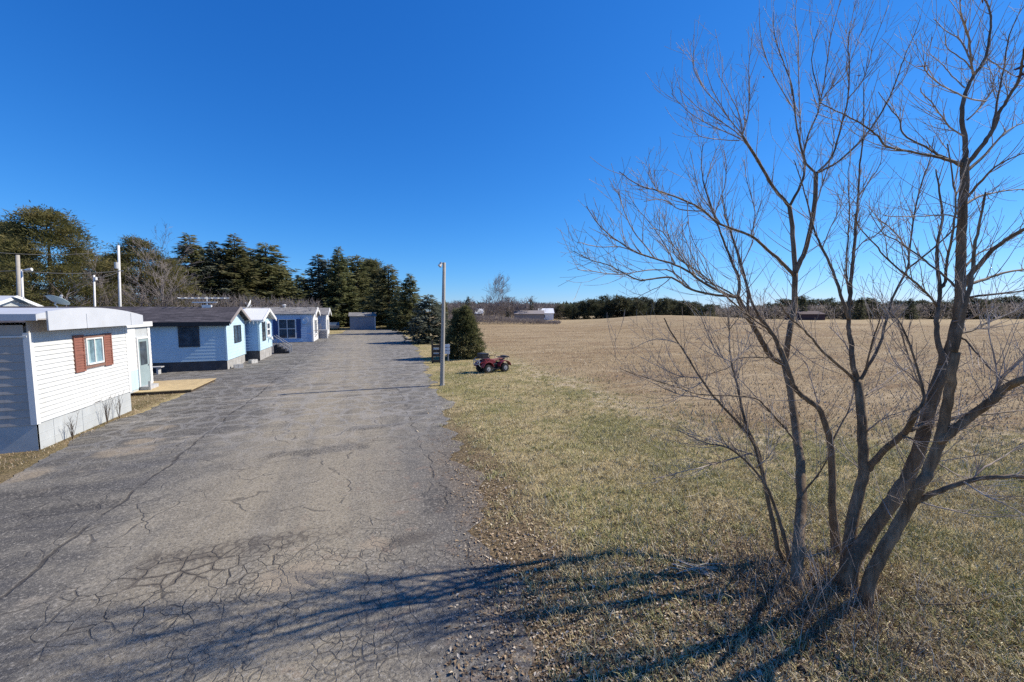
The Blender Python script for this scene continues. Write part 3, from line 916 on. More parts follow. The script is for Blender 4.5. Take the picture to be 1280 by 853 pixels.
mb = MB(); mb.fbox('x', 4.38, 4.44, 1.18, 1.24, 0.035, 0.09); mb.build('handle', M['galv'], dr)
mb = MB(); mb.fbox('x', 3.54, 3.62, 0.30, 2.5, 0.0, 0.06); mb.fbox('x', 4.52, 4.60, 0.30, 2.5, 0.0, 0.06); mb.fbox('x', 3.62, 4.52, 2.42, 2.5, 0.0, 0.06); mb.build('door_frame', M['white'], t2)
mb = MB(); mb.box(0.02, 0.34, 3.6, 4.5, 0.12, 0.30); mb.box(0.34, 0.42, 3.55, 3.63, 0.0, 0.55); mb.build('step', M['bench_grey'], t2)

# tan platform in front of the entry room
dk = thing('wooden_platform', 'low tan wooden platform in front of the entry room door', 'platform', (-8.9, 23.2, 0))
mb = MB()
for i_ in range(14):
    x0_ = -1.25 + i_*0.195
    mb.box(x0_, x0_+0.185, -1.55, 1.65-0.02*(i_ % 3), 0.115, 0.15)
mb.build('planks', M['deck'], dk)
mb = MB(); mb.box(-1.25, 1.44, -1.53, -1.47, -0.02, 0.113); mb.box(1.38, 1.44, -1.46, 1.6, -0.02, 0.113); mb.box(-1.25, 1.37, 1.5, 1.56, -0.02, 0.113); mb.build('joists', M['dark_wood'], dk)

# ---------------------------------------------------------------- 2 pale blue with dark shingles
t3 = thing('mobile_home', 'pale blue mobile home with dark shingle gable roof and a large dark side window', 'mobile home', (-8.1, 29.2, 0), 0, 'mobile homes along the lane')
W, L, zw, zr = 4.0, 16.0, 3.05, 3.84
body(W, L, 0.0, zw).build('core', M['blue_siding'], t3)
mb = MB(); lap_wall(mb, 'x', 0.09, W-0.09, 0.6, zw, 0, 0.2, 0.012); mb.build('end_wall', M['blue_siding'], t3)
mb = MB(); lap_wall(mb, 'y', -L, -0.09, 0.6, zw, -0.004, 0.2, 0.012); mb.build('long_wall', M['blue_siding'], t3)
mb = MB(); mb.box(-5.4, -5.36, -0.03, 0, 0.62, zw); mb.build('wall_seam', M['blue_dark'], t3)
corner_posts(t3, W, 0.58, zw, M['blue_siding'], 0.08)
skirt(t3, W, L, 0.6, M['block'], M['shade_dark'])  # block at the end; long side painted dark for its shade
rf_, sl_ = gable_roof(t3, W, L, zw, zr, M['shingle_dark'], ov=0.32)
gable_fill(t3, W, zw, zr, M['blue_siding'])
rake(t3, W, zw, zr, sl_, M['far_wall'], ov=0.32)
mb = MB(); mb.box(-L-0.2, 0.30, -0.36, -0.322, zw-0.30, zw-0.05); mb.box(-L, 0.3, -0.32, -0.004, zw-0.16, zw-0.13); mb.build('eave_shadow_band', M['black'], rf_)  # dark fascia band; the shadow under the eave is put into its black
window(t3, 'y', -2.35, -1.42, 1.55, 2.68, 0.0, M['dark_metal'], M['glass'], 0.06, mull=0, depth=0.04)
window(t3, 'x', 1.55, 2.95, 1.62, 2.66, 0.012, M['dark_metal'], M['glass'], 0.05, mull=1, depth=0.05)
# television aerial on its roof
an = thing('television_aerial', 'white rooftop television aerial on the dark shingle roof', 'aerial', (-9.6, 31.2, 3.88))
mb = MB(); mb.tube([(0,0,-0.1), (0,0,0.68)], 0.03, 6); mb.box(-0.25, 0.25, -0.15, 0.15, -0.06, 0.16); mb.build('mast', M['white'], an)
mb = MB(); mb.bar((-1.5,0,0.58), (1.2,0.1,0.62), 0.06)
for q in range(8):
    x = -1.4+q*0.34; mb.bar((x,-0.42+q*0.03,0.6), (x,0.42-q*0.03,0.6), 0.03)
mb.bar((-0.8,0,0.32), (0.55,0,0.34), 0.07)
mb.build('boom', M['white'], an)
# grey bench against the wall
bn = thing('bench', 'low grey bench standing against the blue home under its long wall', 'bench', (-12.2, 28.55, 0))
mb = MB(); mb.box(-1.3, 1.1, -0.2, 0.2, 0.40, 0.46); mb.build('seat', M['bench_grey'], bn, bevel=0.01)
for x in (-1.1, 0.85):
    mb = MB(); mb.box(x, x+0.09, -0.17, 0.17, 0.0, 0.40); mb.build('leg', M['bench_grey'], bn)
for (x, y, rz, lb) in ((-7.72, 29.9, 0.3, 'grey concrete block lying by the near corner of the blue home'), (-7.45, 32.3, 1.0, 'pale concrete block lying between the blue home and the white gabled home')):
    cb = thing('concrete_block', lb, 'concrete block', (x, y, 0), rz, 'concrete blocks on the lane')
    mb = MB(); mb.box(-0.26, 0.26, -0.14, 0.14, 0.0, 0.03)
    for q in (-0.26, -0.02, 0.22): mb.box(q, q+0.04, -0.14, 0.14, 0.03, 0.26)
    mb.box(-0.22, 0.22, -0.14, -0.10, 0.031, 0.26); mb.box(-0.22, 0.22, 0.10, 0.14, 0.031, 0.26)
    mb.build('block', M['stone'], cb, bevel=0.01)

# ---------------------------------------------------------------- 3 white roofed, close to the lane
t4 = thing('mobile_home', 'blue mobile home with bright white gable roof and block skirting, jutting towards the lane', 'mobile home', (-7.3, 33.7, 0), 0, 'mobile homes along the lane')
W, L, zw, zr = 4.0, 13.0, 3.05, 3.76
body(W, L, 0.0, zw).build('core', M['blue_siding'], t4)
mb = MB(); lap_wall(mb, 'x', 0.09, W-0.09, 0.75, zw, 0, 0.2, 0.012); mb.build('end_wall', M['blue_siding'], t4)
mb = MB(); lap_wall(mb, 'y', -L, -0.09, 0.75, zw, -0.004, 0.2, 0.012); mb.build('long_wall', M['blue_dark'], t4)  # deeper blue than the end wall: the side's shade put into its colour
corner_posts(t4, W, 0.73, zw, M['blue_siding'], 0.10)
skirt(t4, W, L, 0.74, M['block'], M['shade_dark'])  # long side again dark in colour for shade, end in block
rf_, sl_ = gable_roof(t4, W, L, zw, zr, M['white'], ov=0.3)
gable_fill(t4, W, zw, zr, M['white'])
rake(t4, W, zw, zr, sl_, M['white'], ov=0.3, h=0.2)
mb = MB(); mb.box(-L, 0.3, -0.30, -0.005, zw-0.13, zw-0.10); mb.build('soffit', M['dark_metal'], rf_)
mb = MB(); mb.box(-6.1, 0.26, -0.309, -0.297, zw-0.14, zw-0.09)
for q in range(26):
    x = 0.25-q*0.24; hh_ = 0.12+0.09*((q*7) % 5)/4
    mb.box(x-0.07, x, -0.31, -0.295, zw-0.14-hh_, zw-0.10)
mb.build('hanging_trim', M['white'], rf_)
window(t4, 'x', 0.85, 1.75, 1.45, 2.80, 0.012, M['dark_metal'], M['glass'], 0.05, mull=1, depth=0.04)
window(t4, 'x', 2.35, 3.2, 1.75, 2.65, 0.012, M['white'], M['glass'], 0.14, mull=0, rail=True, depth=0.06)
mb = MB(); mb.tube([(0.03,2.75,1.45),(0.25,2.75,1.5),(0.34,2.75,1.35)], [0.07,0.14,0.02], 10); mb.build('wall_lamp', M['white'], t4)
mb = MB(); mb.box(-0.0, 0.05, 1.0, 3.0, zw+0.02, zw+0.09); mb.box(0.02,0.05,1.95,2.05,zw+0.1,zr-0.05); mb.build('gable_brace', M['dark_metal'], t4)
ds = thing('satellite_dish', 'white satellite dish tilted up on the white roofed home', 'satellite dish', (-8.3, 35.9, 3.80))
def dish(parent, rad, n_, mt_, mast, matm, c=(0,0,0.3)):
    n_ = Vector(n_).normalized(); a = n_.orthogonal().normalized(); b_ = n_.cross(a); c = Vector(c)
    mb = MB(); rings = 6; seg = 20; vs_ = [tuple(c)]; fs_ = []
    for r_ in range(1, rings+1):
        rr = rad*r_/rings
        for q in range(seg):
            th = 2*math.pi*q/seg
            vs_.append(tuple(c + a*rr*math.cos(th) + b_*rr*1.08*math.sin(th) + n_*(0.28*rr*rr/rad)))
    for q in range(seg): fs_.append((0, 1+q, 1+(q+1) % seg))
    for r_ in range(rings-1):
        for q in range(seg):
            o_ = 1+r_*seg
            fs_.append((o_+q, o_+seg+q, o_+seg+(q+1) % seg, o_+(q+1) % seg))
    mb.add(vs_, fs_)
    ob = mb.build('reflector', mt_, parent, smooth=True)
    sd = ob.modifiers.new('thick', 'SOLIDIFY'); sd.thickness = 0.012
    mb = MB(); mb.tube([c - n_*0.02, c - n_*0.1, (c.x, c.y, c.z-0.14), mast], 0.022, 6); mb.build('mount', matm, parent)
    mb = MB(); tip = c + n_*rad*0.95; mb.tube([c - b_*rad*0.95 + n_*0.2*rad, tip], 0.012, 5); mb.tube([tip, tip - n_*0.09], 0.03, 8); mb.build('feed_arm', matm, parent)
dish(ds, 0.36, (-0.86, -0.15, 0.42), M['white'], (0,0,-0.12), M['galv'], (0,0,0.32))
# black steps with rails beyond its end
stp = thing('porch_steps', 'black porch steps with pale sloping handrails beside the white roofed home', 'steps', (-7.35, 39.0, 0))
mb = MB()
for q in range(4): mb.box(0.0+q*0.28, 0.28+q*0.28, -0.45, 0.45, 0.0, 0.76-q*0.19)
mb.build('treads', M['black'], stp)
for y in (-0.48, 0.48):
    mb = MB(); mb.bar((0.05,y,1.55), (1.22,y,0.62), 0.06); mb.bar((0.05,y,0.7), (0.05,y,1.55), 0.05); mb.bar((1.2,y,0.0), (1.2,y,0.64), 0.05); mb.bar((0.05,y,1.15), (1.22,y,0.25), 0.04)
    mb.build('handrail', M['bench_grey'], stp)
for y in (38.0,):
    pass
# ---------------------------------------------------------------- 4 grey blue with navy shutters
t5 = thing('mobile_home', 'grey blue mobile home with navy shutters round a white double window', 'mobile home', (-5.75, 51.6, 0), 0, 'mobile homes along the lane')
W, L, zw, zr = 5.0, 16.0, 3.28, 4.0
body(W, L, 0.0, zw).build('core', M['grey_blue'], t5)
mb = MB(); lap_wall(mb, 'x', 0.2, W-0.09, 0.05, zw, 0, 0.2, 0.012); mb.build('end_wall', M['white'], t5)
mb = MB(); lap_wall(mb, 'y', -L, -0.09, 0.05, zw, -0.004, 0.2, 0.012); mb.build('long_wall', M['grey_blue'], t5)
corner_posts(t5, W, 0.05, zw, M['white'], 0.16)
rf_, sl_ = gable_roof(t5, W, L, zw, zr, M['shingle_grey'], ov=0.2)
gable_fill(t5, W, zw, zr, M['white'])
rake(t5, W, zw, zr, sl_, M['white'], ov=0.22, h=0.36)
window(t5, 'y', -3.45, -1.85, 0.55, 2.62, 0.0, M['white'], M['glass'], 0.10, mull=1, rail=True, depth=0.05)
shutter(t5, 'y', -4.05, -3.58, 0.5, 2.7, 0.005, M['navy'])
shutter(t5, 'y', -1.70, -1.25, 0.5, 2.7, 0.005, M['navy'])
mb = MB(); mb.box(-4.3, -1.2, -0.03, 0.0, 0.05, 0.42); mb.build('lower_panel', M['blue_dark'], t5)
window(t5, 'x', 1.4, 3.2, 0.9, 2.5, 0.012, M['white'], M['glass'], 0.12, mull=1, depth=0.06)
ds = thing('satellite_dish', 'white satellite dish on the corner of the grey blue home with navy shutters', 'satellite dish', (-6.45, 51.35, 2.15))
dish(ds, 0.42, (-0.5, -0.75, 0.35), M['white'], (0,0.22,0.0), M['galv'], (0,-0.12,0.32))
ac = thing('roof_vent', 'small white roof vent on the grey shingle roof', 'roof vent', (-9.0, 54.1, 4.05))
mb = MB(); mb.tube([(0,0,-0.1), (0,0,0.22)], 0.12, 10); mb.build('pipe', M['white'], ac)
mb = MB(); mb.tube([(0,0,0.22), (0,0,0.34)], [0.28, 0.1], 10); mb.build('cap', M['white'], ac)
# ---------------------------------------------------------------- 5 last one
t6 = thing('mobile_home', 'farthest mobile home of the row, pale grey with white gable end', 'mobile home', (-4.95, 58.7, 0), 0, 'mobile homes along the lane')
W, L, zw, zr = 4.6, 14.0, 3.15, 3.95
body(W, L, 0.0, zw).build('core', M['grey_siding'], t6)
mb = MB(); lap_wall(mb, 'x', 0.1, W-0.09, 0.4, zw, 0, 0.2, 0.012); mb.build('end_wall', M['white'], t6)
mb = MB(); lap_wall(mb, 'y', -L, -0.09, 0.4, zw, -0.004, 0.2, 0.012); mb.build('long_wall', M['grey_siding'], t6)
skirt(t6, W, L, 0.42, M['block'], M['block'])
corner_posts(t6, W, 0.4, zw, M['white'], 0.12)
rf_, sl_ = gable_roof(t6, W, L, zw, zr, M['shingle_grey'], ov=0.2)
gable_fill(t6, W, zw, zr, M['white'])
rake(t6, W, zw, zr, sl_, M['white'], ov=0.22, h=0.3)
window(t6, 'x', 1.3, 2.7, 1.0, 2.4, 0.012, M['white'], M['glass'], 0.12, mull=1, depth=0.06)
bx = thing('utility_box', 'pale grey slatted box between the two farthest mobile homes', 'box', (-5.3, 57.9, 0))
mb = MB(); mb.box(-0.6, 0.55, -0.45, 0.45, 0, 1.15); mb.build('case', M['bench_grey'], bx, bevel=0.03)
mb = MB()
for q in range(7): mb.box(-0.5, 0.45, -0.462, -0.445, 0.15+q*0.13, 0.2+q*0.13)
mb.build('grille', M['far_wall'], bx)
# home and roof peeping over the nearest one at the far left
t7 = thing('mobile_home', 'pale roofed home peeping over the nearest mobile home at the far left', 'mobile home', (-21.5, 33.4, 0), 0, 'mobile homes along the lane')
W, L, zw, zr = 4.2, 14, 3.9, 4.55
body(W, L, 0.0, zw).build('core', M['far_white'], t7)
rf_, sl_ = gable_roof(t7, W, L, zw, zr, M['roof_white'], ov=0.3)
gable_fill(t7, W, zw, zr, M['skirt_white'])
rake(t7, W, zw, zr, sl_, M['white'], ov=0.3)

ds = thing('satellite_dish', 'grey green satellite dish on the roof of the nearest mobile home', 'satellite dish', (-9.0, 16.6, 3.70))
dish(ds, 0.27, (0.25, 0.45, 0.80), M['dish_grey'], (0.0,0,-0.05), M['galv'], (0,0,0.26))
ds = thing('satellite_dish', 'pale satellite dish on a short post before the far left home', 'satellite dish', (-19.0, 32.0, 0.0))
dish(ds, 0.40, (0.35, 0.4, 0.75), M['dish_grey'], (0,0,0), M['galv'], (0,0,4.15))

# shed at the end of the lane and a car under the pines
sh = thing('shed', 'blue grey shed under the pines at the end of the lane', 'shed', (1.75, 80.5, 0))
mb = MB(); lap_wall(mb, 'y', -4.5, 0, 0.1, 2.6, 0, 0.25, 0.015); mb.box(-4.5, -0.01, 0.01, 4.0, 0.0, 2.6); mb.build('wall', M['shed_grey_shaded'], sh)
gable_roof(sh, 4.0, 4.5, 2.6, 3.2, M['shingle_grey'], ov=0.2, ovx=0.25)
mb = MB(); mb.box(-0.1, 0.03, -0.03, 0.15, 0.0, 2.6); mb.build('corner_trim', M['white'], sh)
mb = MB(); mb.fbox('y', -2.9, -1.7, 0.1, 2.2, 0.0, 0.05); mb.build('door', M['shed_grey_shaded'], sh)

# ================================================================== POLES AND WIRES
def pole(name, label, pxb, pxt, yt, D, rad, mt_, group='utility poles behind the homes'):
    base = dp(pxb, 388+F*H/D, D); top = dp(pxt, yt, D)
    o_ = thing(name, label, 'utility pole', (base.x, base.y, 0), 0, group)
    mb = MB(); tp = top - Vector((base.x, base.y, 0))
    mb.tube([(0,0,-0.2), tp*0.5, tp], [rad*1.15, rad, rad*0.85], 10)
    mb.build('shaft', mt_, o_, smooth=True)
    return o_, tp
poles = []
p1, tp1 = pole('utility_pole', 'thick weathered grey pole at the far left behind the nearest home', 26.5, 22, 319, 36, 0.15, M['pole_wood'])
p2, tp2 = pole('utility_pole', 'thin pale pole with a small lamp arm beside the thick weathered pole', 31, 27, 337, 35.2, 0.085, M['pole_white'])
mb = MB(); mb.bar(tp2+Vector((0,0,-0.05)), tp2+Vector((0.45,-0.1,0.0)), 0.05); mb.tube([tp2+Vector((0.3,-0.1,-0.05)), tp2+Vector((0.75,-0.15,0.02))], [0.09,0.13], 8); mb.build('lamp_head', M['white'], p2)
p3, tp3 = pole('utility_pole', 'short pale pole with a white insulator in front of the gap in the trees', 120, 117.5, 344, 40, 0.09, M['pole_white'])
mb = MB(); mb.tube([tp3+Vector((0.12,0,-0.5)), tp3+Vector((0.12,0,-0.2))], 0.12, 8); mb.build('insulator', M['white'], p3)
p4, tp4 = pole('utility_pole', 'tall pale pole carrying a grey transformer left of the bare tree', 151.5, 148, 307, 42, 0.12, M['pole_white'])
mb = MB(); mb.tube([tp4+Vector((-0.22,-0.16,-2.4)), tp4+Vector((-0.22,-0.16,-1.75))], 0.17, 10); mb.build('transformer', M['galv'], p4)
mb = MB(); mb.bar(tp4+Vector((-0.1,-0.1,-2.6)), tp4+Vector((0.3,-0.1,-2.6)), 0.05); mb.build('bracket', M['galv'], p4)
def wire(a, b_, sag, label, r_=0.022):
    mb = MB(); pts = [a.lerp(b_, q/12) - Vector((0,0,sag*4*(q/12)*(1-q/12))) for q in range(13)]
    mb.tube(pts, r_, 5)
    tag(mb.build('overhead_wire', M['wire'], None), label, 'wire', 'overhead wires behind the homes')
W1, W2, W3, W4 = (Vector(q.location) for q in (p1, p2, p3, p4))
wire(W1+tp1+Vector((0,0,-1.4)), W4+tp4+Vector((0,0,-2.6)), 0.25, 'overhead wire from the thick weathered pole to the transformer pole', 0.03)
wire(dp(-60, 338, 34), W1+tp1+Vector((0,0,-1.35)), 0.1, 'overhead wire leaving the thick weathered pole out of the left edge', 0.03)
wire(dp(-60, 310, 33), W4+tp4+Vector((0,0,-0.5)), 0.5, 'upper overhead wire crossing in front of the big rounded pine', 0.022)
wire(W3+tp3+Vector((0.1,0,-0.3)), W4+tp4+Vector((0,0,-2.6)), 0.15, 'overhead wire between the short pole and the transformer pole', 0.02)

# lamp post by the lane
bx_, by_ = gp(552.5, 482)
lp = thing('street_lamp', 'tall slim weathered pole with a small lamp head at the edge of the lane', 'street lamp', (bx_, by_, 0))
Dp = bx_*CF0.x + by_*CF0.y
tpl = dp(555.3, 328.5, Dp) - Vector((bx_, by_, 0))
mb = MB(); mb.tube([(0,0,-0.15), (0,0,0.0), tpl*0.25, tpl*0.6, tpl], [0.115,0.112,0.10,0.088,0.075], 12); mb.build('pole', M['pole_wood'], lp, smooth=True)
mb = MB(); mb.bar(tpl+Vector((0.02,0,-0.05)), tpl+Vector((-0.16,-0.05,-0.05)), 0.07, 0.06); mb.build('bracket', M['dark_metal'], lp)
mb = MB(); mb.tube([tpl+Vector((-0.16,-0.05,0.0)), tpl+Vector((-0.18,-0.05,-0.10)), tpl+Vector((-0.24,-0.07,-0.19)), tpl+Vector((-0.26,-0.07,-0.2))], [0.06,0.075,0.10,0.05], 10); mb.build('lamp_head', M['galv'], lp)
mb = MB()
for q in range(3):
    a = q*2.1; mb.box(math.cos(a)*0.12-0.03, math.cos(a)*0.12+0.03, math.sin(a)*0.12-0.03, math.sin(a)*0.12+0.03, -0.03, 0.05)
mb.box(0.0860, 0.112, -0.02, 0.02, 0.0, 2.6)
mb.build('conduit', M['galv'], lp)

# slatted rack and white board beside it
rx, ry = gp(545.5, 454)
rk = thing('slatted_rack', 'dark upright rack with three pale slats standing left of the lamp pole', 'rack', (rx, ry, 0), R(-12))
for x in (-0.27, 0.27):
    mb = MB(); mb.box(x-0.06, x+0.06, -0.05, 0.05, 0, 1.62); mb.build('post', M['dark_wood'], rk)
for z in (0.12, 0.55, 0.85, 1.2):
    mb = MB(); mb.box(-0.21, 0.21, -0.03, 0.03, z-0.09, z+0.09); mb.build('rail', M['dark_wood'], rk)
for z in (0.70, 1.03):
    mb = MB(); mb.box(-0.208, 0.208, 0.035, 0.06, z-0.085, z+0.085); mb.build('slat', M['white'], rk)
rx, ry = gp(556, 452)
wb = thing('white_board', 'white board on short legs standing just behind the lamp pole', 'board', (rx+0.05, ry+0.2, 0), R(-15))
mb = MB()
for q in range(3): mb.box(-0.36, 0.36, -0.02, 0.02, 0.52+q*0.25, 0.73+q*0.25)
mb.build('panel', M['far_white'], wb)
for x in (-0.24, 0.24):
    mb = MB(); mb.box(x-0.04, x+0.04, 0.022, 0.07, 0, 1.25); mb.build('leg', M['bench_grey'], wb)

# ================================================================== QUAD BIKE
qc = gp(615.5, 464.3)
hd = -CR*math.cos(R(36)) - CF0*math.sin(R(36))
qd = thing('quad_bike', 'faded red quad bike with a black front box parked on the dry grass', 'quad bike', (qc[0], qc[1], zg(*qc)), math.atan2(hd.y, hd.x))
# local: +x is forward, +y is its left
for x, y, r_, w_ in ((0.60,0.42,0.27,0.22), (0.60,-0.42,0.27,0.22), (-0.60,0.41,0.27,0.27), (-0.60,-0.41,0.27,0.27)):
    wh = MB()
    wh.tube([(x,y-w_/2,r_), (x,y-w_/2+0.03,r_), (x,y,r_), (x,y+w_/2-0.03,r_), (x,y+w_/2,r_)], [r_*0.82,r_*0.97,r_,r_*0.97,r_*0.82], 22)
    for q in range(20):
        a = 2*math.pi*q/20
        cx_, cz_ = x+math.cos(a)*r_, r_+math.sin(a)*r_
        wh.bar((cx_, y-w_*0.42, cz_), (cx_+0.02*math.sin(a), y+w_*0.42, cz_), 0.03, 0.025)
    wo_ = wh.build('wheel', M['rubber'], qd)
    rm = MB(); sgn = 1 if y > 0 else -1
    rm.tube([(x,y+sgn*(w_/2-0.02),r_), (x,y+sgn*(w_/2+0.012),r_)], [r_*0.55, r_*0.48], 16)
    rm.tube([(x,y+sgn*(w_/2+0.012),r_), (x,y+sgn*(w_/2+0.04),r_)], [r_*0.16, r_*0.12], 10)
    rm.build('rim', M['rim'], wo_)
mb = MB()
mb.box(-0.75, 0.75, -0.14, 0.14, 0.27, 0.46); mb.bar((0.6,-0.36,0.28), (0.6,0.36,0.28), 0.07); mb.bar((-0.6,-0.36,0.28), (-0.6,0.36,0.28), 0.08)
mb.box(-0.28, 0.3, -0.2, 0.2, 0.24, 0.52); mb.build('chassis', M['black'], qd, bevel=0.02)
for sgn in (1, -1):
    for xc, wd in ((0.60, 0.36), (-0.60, 0.40)):
        mb = MB(); pr = []
        for q in range(9):
            a = R(10 + q*20); pr.append((xc+math.cos(a)*wd*1.08, 0.33+math.sin(a)*0.38))
        ip = [(a_[0]*0.93+xc*0.07, a_[1]-0.035) for a_ in pr][::-1]
        mb.prism(pr+ip, 'y', sgn*0.20, sgn*0.56); mb.build('fender', M['red'], qd, bevel=0.012)
    mb = MB(); mb.box(-0.30, 0.30, sgn*0.2, sgn*0.46, 0.23, 0.27); mb.build('footwell', M['black'], qd)
mb = MB(); mb.prism([(0.95,0.55),(0.98,0.68),(0.75,0.78),(0.35,0.86),(0.1,0.80),(-0.1,0.72),(-0.1,0.55),(0.3,0.48)], 'y', -0.2, 0.2); mb.build('hood', M['red'], qd, bevel=0.03)
mb = MB(); mb.prism([(-0.05,0.66),(-0.02,0.76),(-0.2,0.78),(-0.5,0.80),(-0.8,0.86),(-0.84,0.76),(-0.6,0.68)], 'y', -0.17, 0.17); mb.build('seat', M['brick_paint'], qd, bevel=0.03)
mb = MB(); mb.tube([(0.28,0,0.84), (0.18,0,1.0)], 0.03, 8); mb.tube([(0.05,-0.40,1.06), (0.16,-0.2,1.02), (0.18,0,1.0), (0.16,0.2,1.02), (0.05,0.40,1.06)], 0.016, 8); mb.build('handlebar', M['dark_metal'], qd)
for y in (-0.37, 0.37):
    mb = MB(); mb.tube([(0.02,y*1.12,1.065), (0.075,y*0.88,1.052)], 0.026, 8); mb.build('grip', M['black'], qd)
def rack(x0_, x1_, z, name):
    mb = MB()
    for q in range(6):
        y = -0.36+q*0.144; mb.tube([(x0_,y,z), (x1_,y,z)], 0.011, 6)
    mb.tube([(x0_,-0.38,z),(x0_,0.38,z)], 0.016, 6); mb.tube([(x1_,-0.38,z),(x1_,0.38,z)], 0.016, 6)
    for x in (x0_*0.8+x1_*0.2, x0_*0.2+x1_*0.8):
        for y in (-0.25, 0.25): mb.tube([(x,y,z), (x,y,z-0.16)], 0.012, 6)
    return mb.build(name, M['dark_metal'], qd)
rack(0.42, 0.98, 0.90, 'front_rack'); rack(-1.02, -0.52, 0.86, 'rear_rack')
mb = MB(); mb.box(0.46, 0.90, -0.30, 0.30, 0.915, 1.14); mb.box(0.44, 0.92, -0.32, 0.32, 1.14, 1.18); mb.build('cargo_box', M['black'], qd, bevel=0.02)
mb = MB(); mb.box(-1.04, -0.78, -0.30, 0.30, 0.872, 0.93); mb.build('rear_bag', M['black'], qd, bevel=0.02)
mb = MB(); mb.tube([(0.95,-0.3,0.35),(1.12,-0.32,0.5),(1.14,-0.3,0.78),(1.0,-0.26,0.9)], 0.02, 8); mb.tube([(0.95,0.3,0.35),(1.12,0.32,0.5),(1.14,0.3,0.78),(1.0,0.26,0.9)], 0.02, 8)
mb.tube([(1.13,-0.31,0.55),(1.13,0.31,0.55)], 0.02, 8); mb.tube([(1.14,-0.3,0.78),(1.14,0.3,0.78)], 0.02, 8); mb.tube([(1.14,-0.12,0.55),(1.14,-0.12,0.78)], 0.014, 6); mb.tube([(1.14,0.12,0.55),(1.14,0.12,0.78)], 0.014, 6)
mb.build('bumper', M['galv'], qd)
for y in (-0.13, 0.13):
    mb = MB(); mb.tube([(0.93,y,0.66),(0.99,y,0.66)], [0.055,0.065], 12); mb.build('headlight', M['far_white'], qd)
mb = MB(); mb.tube([(0.66,0.22,1.17),(0.66,0.24,1.62)], 0.009, 5); mb.build('whip_flag_rod', M['deck'], qd)
# ================================================================== TREES
def diamonds(c, ax, L, W, drop, rg):
    """leaf-sized pointed faces: c centres, ax unit directions, L lengths, W widths"""
    n = len(c)
    r0 = rg.normal(0, 1, (n, 3))
    sd = np.cross(ax, r0); sd /= np.linalg.norm(sd, axis=1)[:,None] + 1e-9
    a = c; b_ = c + ax*L[:,None]; b_[:,2] -= drop
    mdl = c + ax*(L*0.45)[:,None]
    V = np.stack([a, mdl+sd*W[:,None], b_, mdl-sd*W[:,None]], 1).reshape(-1, 3)
    Fq = (np.arange(n)[:,None]*4 + np.array([[0,1,2,3]]))
    return V, Fq

def spruce_crown(h, rmax, seed, base=0.06, shape=0.85, dens=1.0, leaf=0.36, step=0.36, gap=0.0, tip_up=0.15):
    rg = np.random.default_rng(seed)
    C, A, Ls, Ws, D = [], [], [], [], []
    z = h*base
    while z < h*0.985:
        f = (z-h*base)/(h*(1-base))
        prof = min(1.0, (1-f)**shape*1.05) * min(1.0, 0.72+f*2.2)
        Rr = max(0.10, rmax*prof)
        nb = int(5 + 6*(Rr/rmax)**0.6)
        off = rg.random()*6.28
        for q in range(nb):
            if rg.random() < gap: continue
            az = off + 6.283*q/nb + rg.normal(0, 0.4)
            BL = Rr*(0.55+0.55*rg.random())
            dz = rg.normal(0, step*0.9)
            m_ = max(2, int(BL/leaf*2.0*dens))
            for e_ in range(m_):
                s_ = (0.12+0.88*(e_+rg.random())/m_)
                rr = BL*s_
                zj = rg.normal(0, step*0.4)
                zz = z + dz + zj - 0.30*BL*s_ + 0.26*BL*s_*s_ + (tip_up*BL*s_**3)
                px_, py_ = math.cos(az)*rr, math.sin(az)*rr
                for sg in (-1, 0, 1):
                    aa = az + sg*(0.85+0.3*rg.random())
                    C.append((px_+rg.normal(0,.04), py_+rg.normal(0,.04), zz+rg.normal(0,.05)))
                    v_ = np.array([math.cos(aa), math.sin(aa), rg.normal(-0.12, 0.28)])
                    A.append(v_/np.linalg.norm(v_))
                    Ls.append(leaf*(0.75+0.6*rg.random())*(1.0 if sg == 0 else 0.85)); Ws.append(leaf*0.17*(0.7+0.7*rg.random())); D.append(leaf*0.15*rg.random())
        z += step*(0.75+0.5*rg.random())*(1.0 if f < 0.7 else 0.75)
    # leader
    for q in range(8):
        C.append((0,0,h*0.95+q*h*0.006)); aa = rg.random()*6.28
        A.append(np.array([math.cos(aa)*0.5, math.sin(aa)*0.5, 0.7])); Ls.append(leaf*0.6); Ws.append(leaf*.12); D.append(0)
    return diamonds(np.array(C, float), np.array(A, float), np.array(Ls), np.array(Ws), np.array(D), rg)

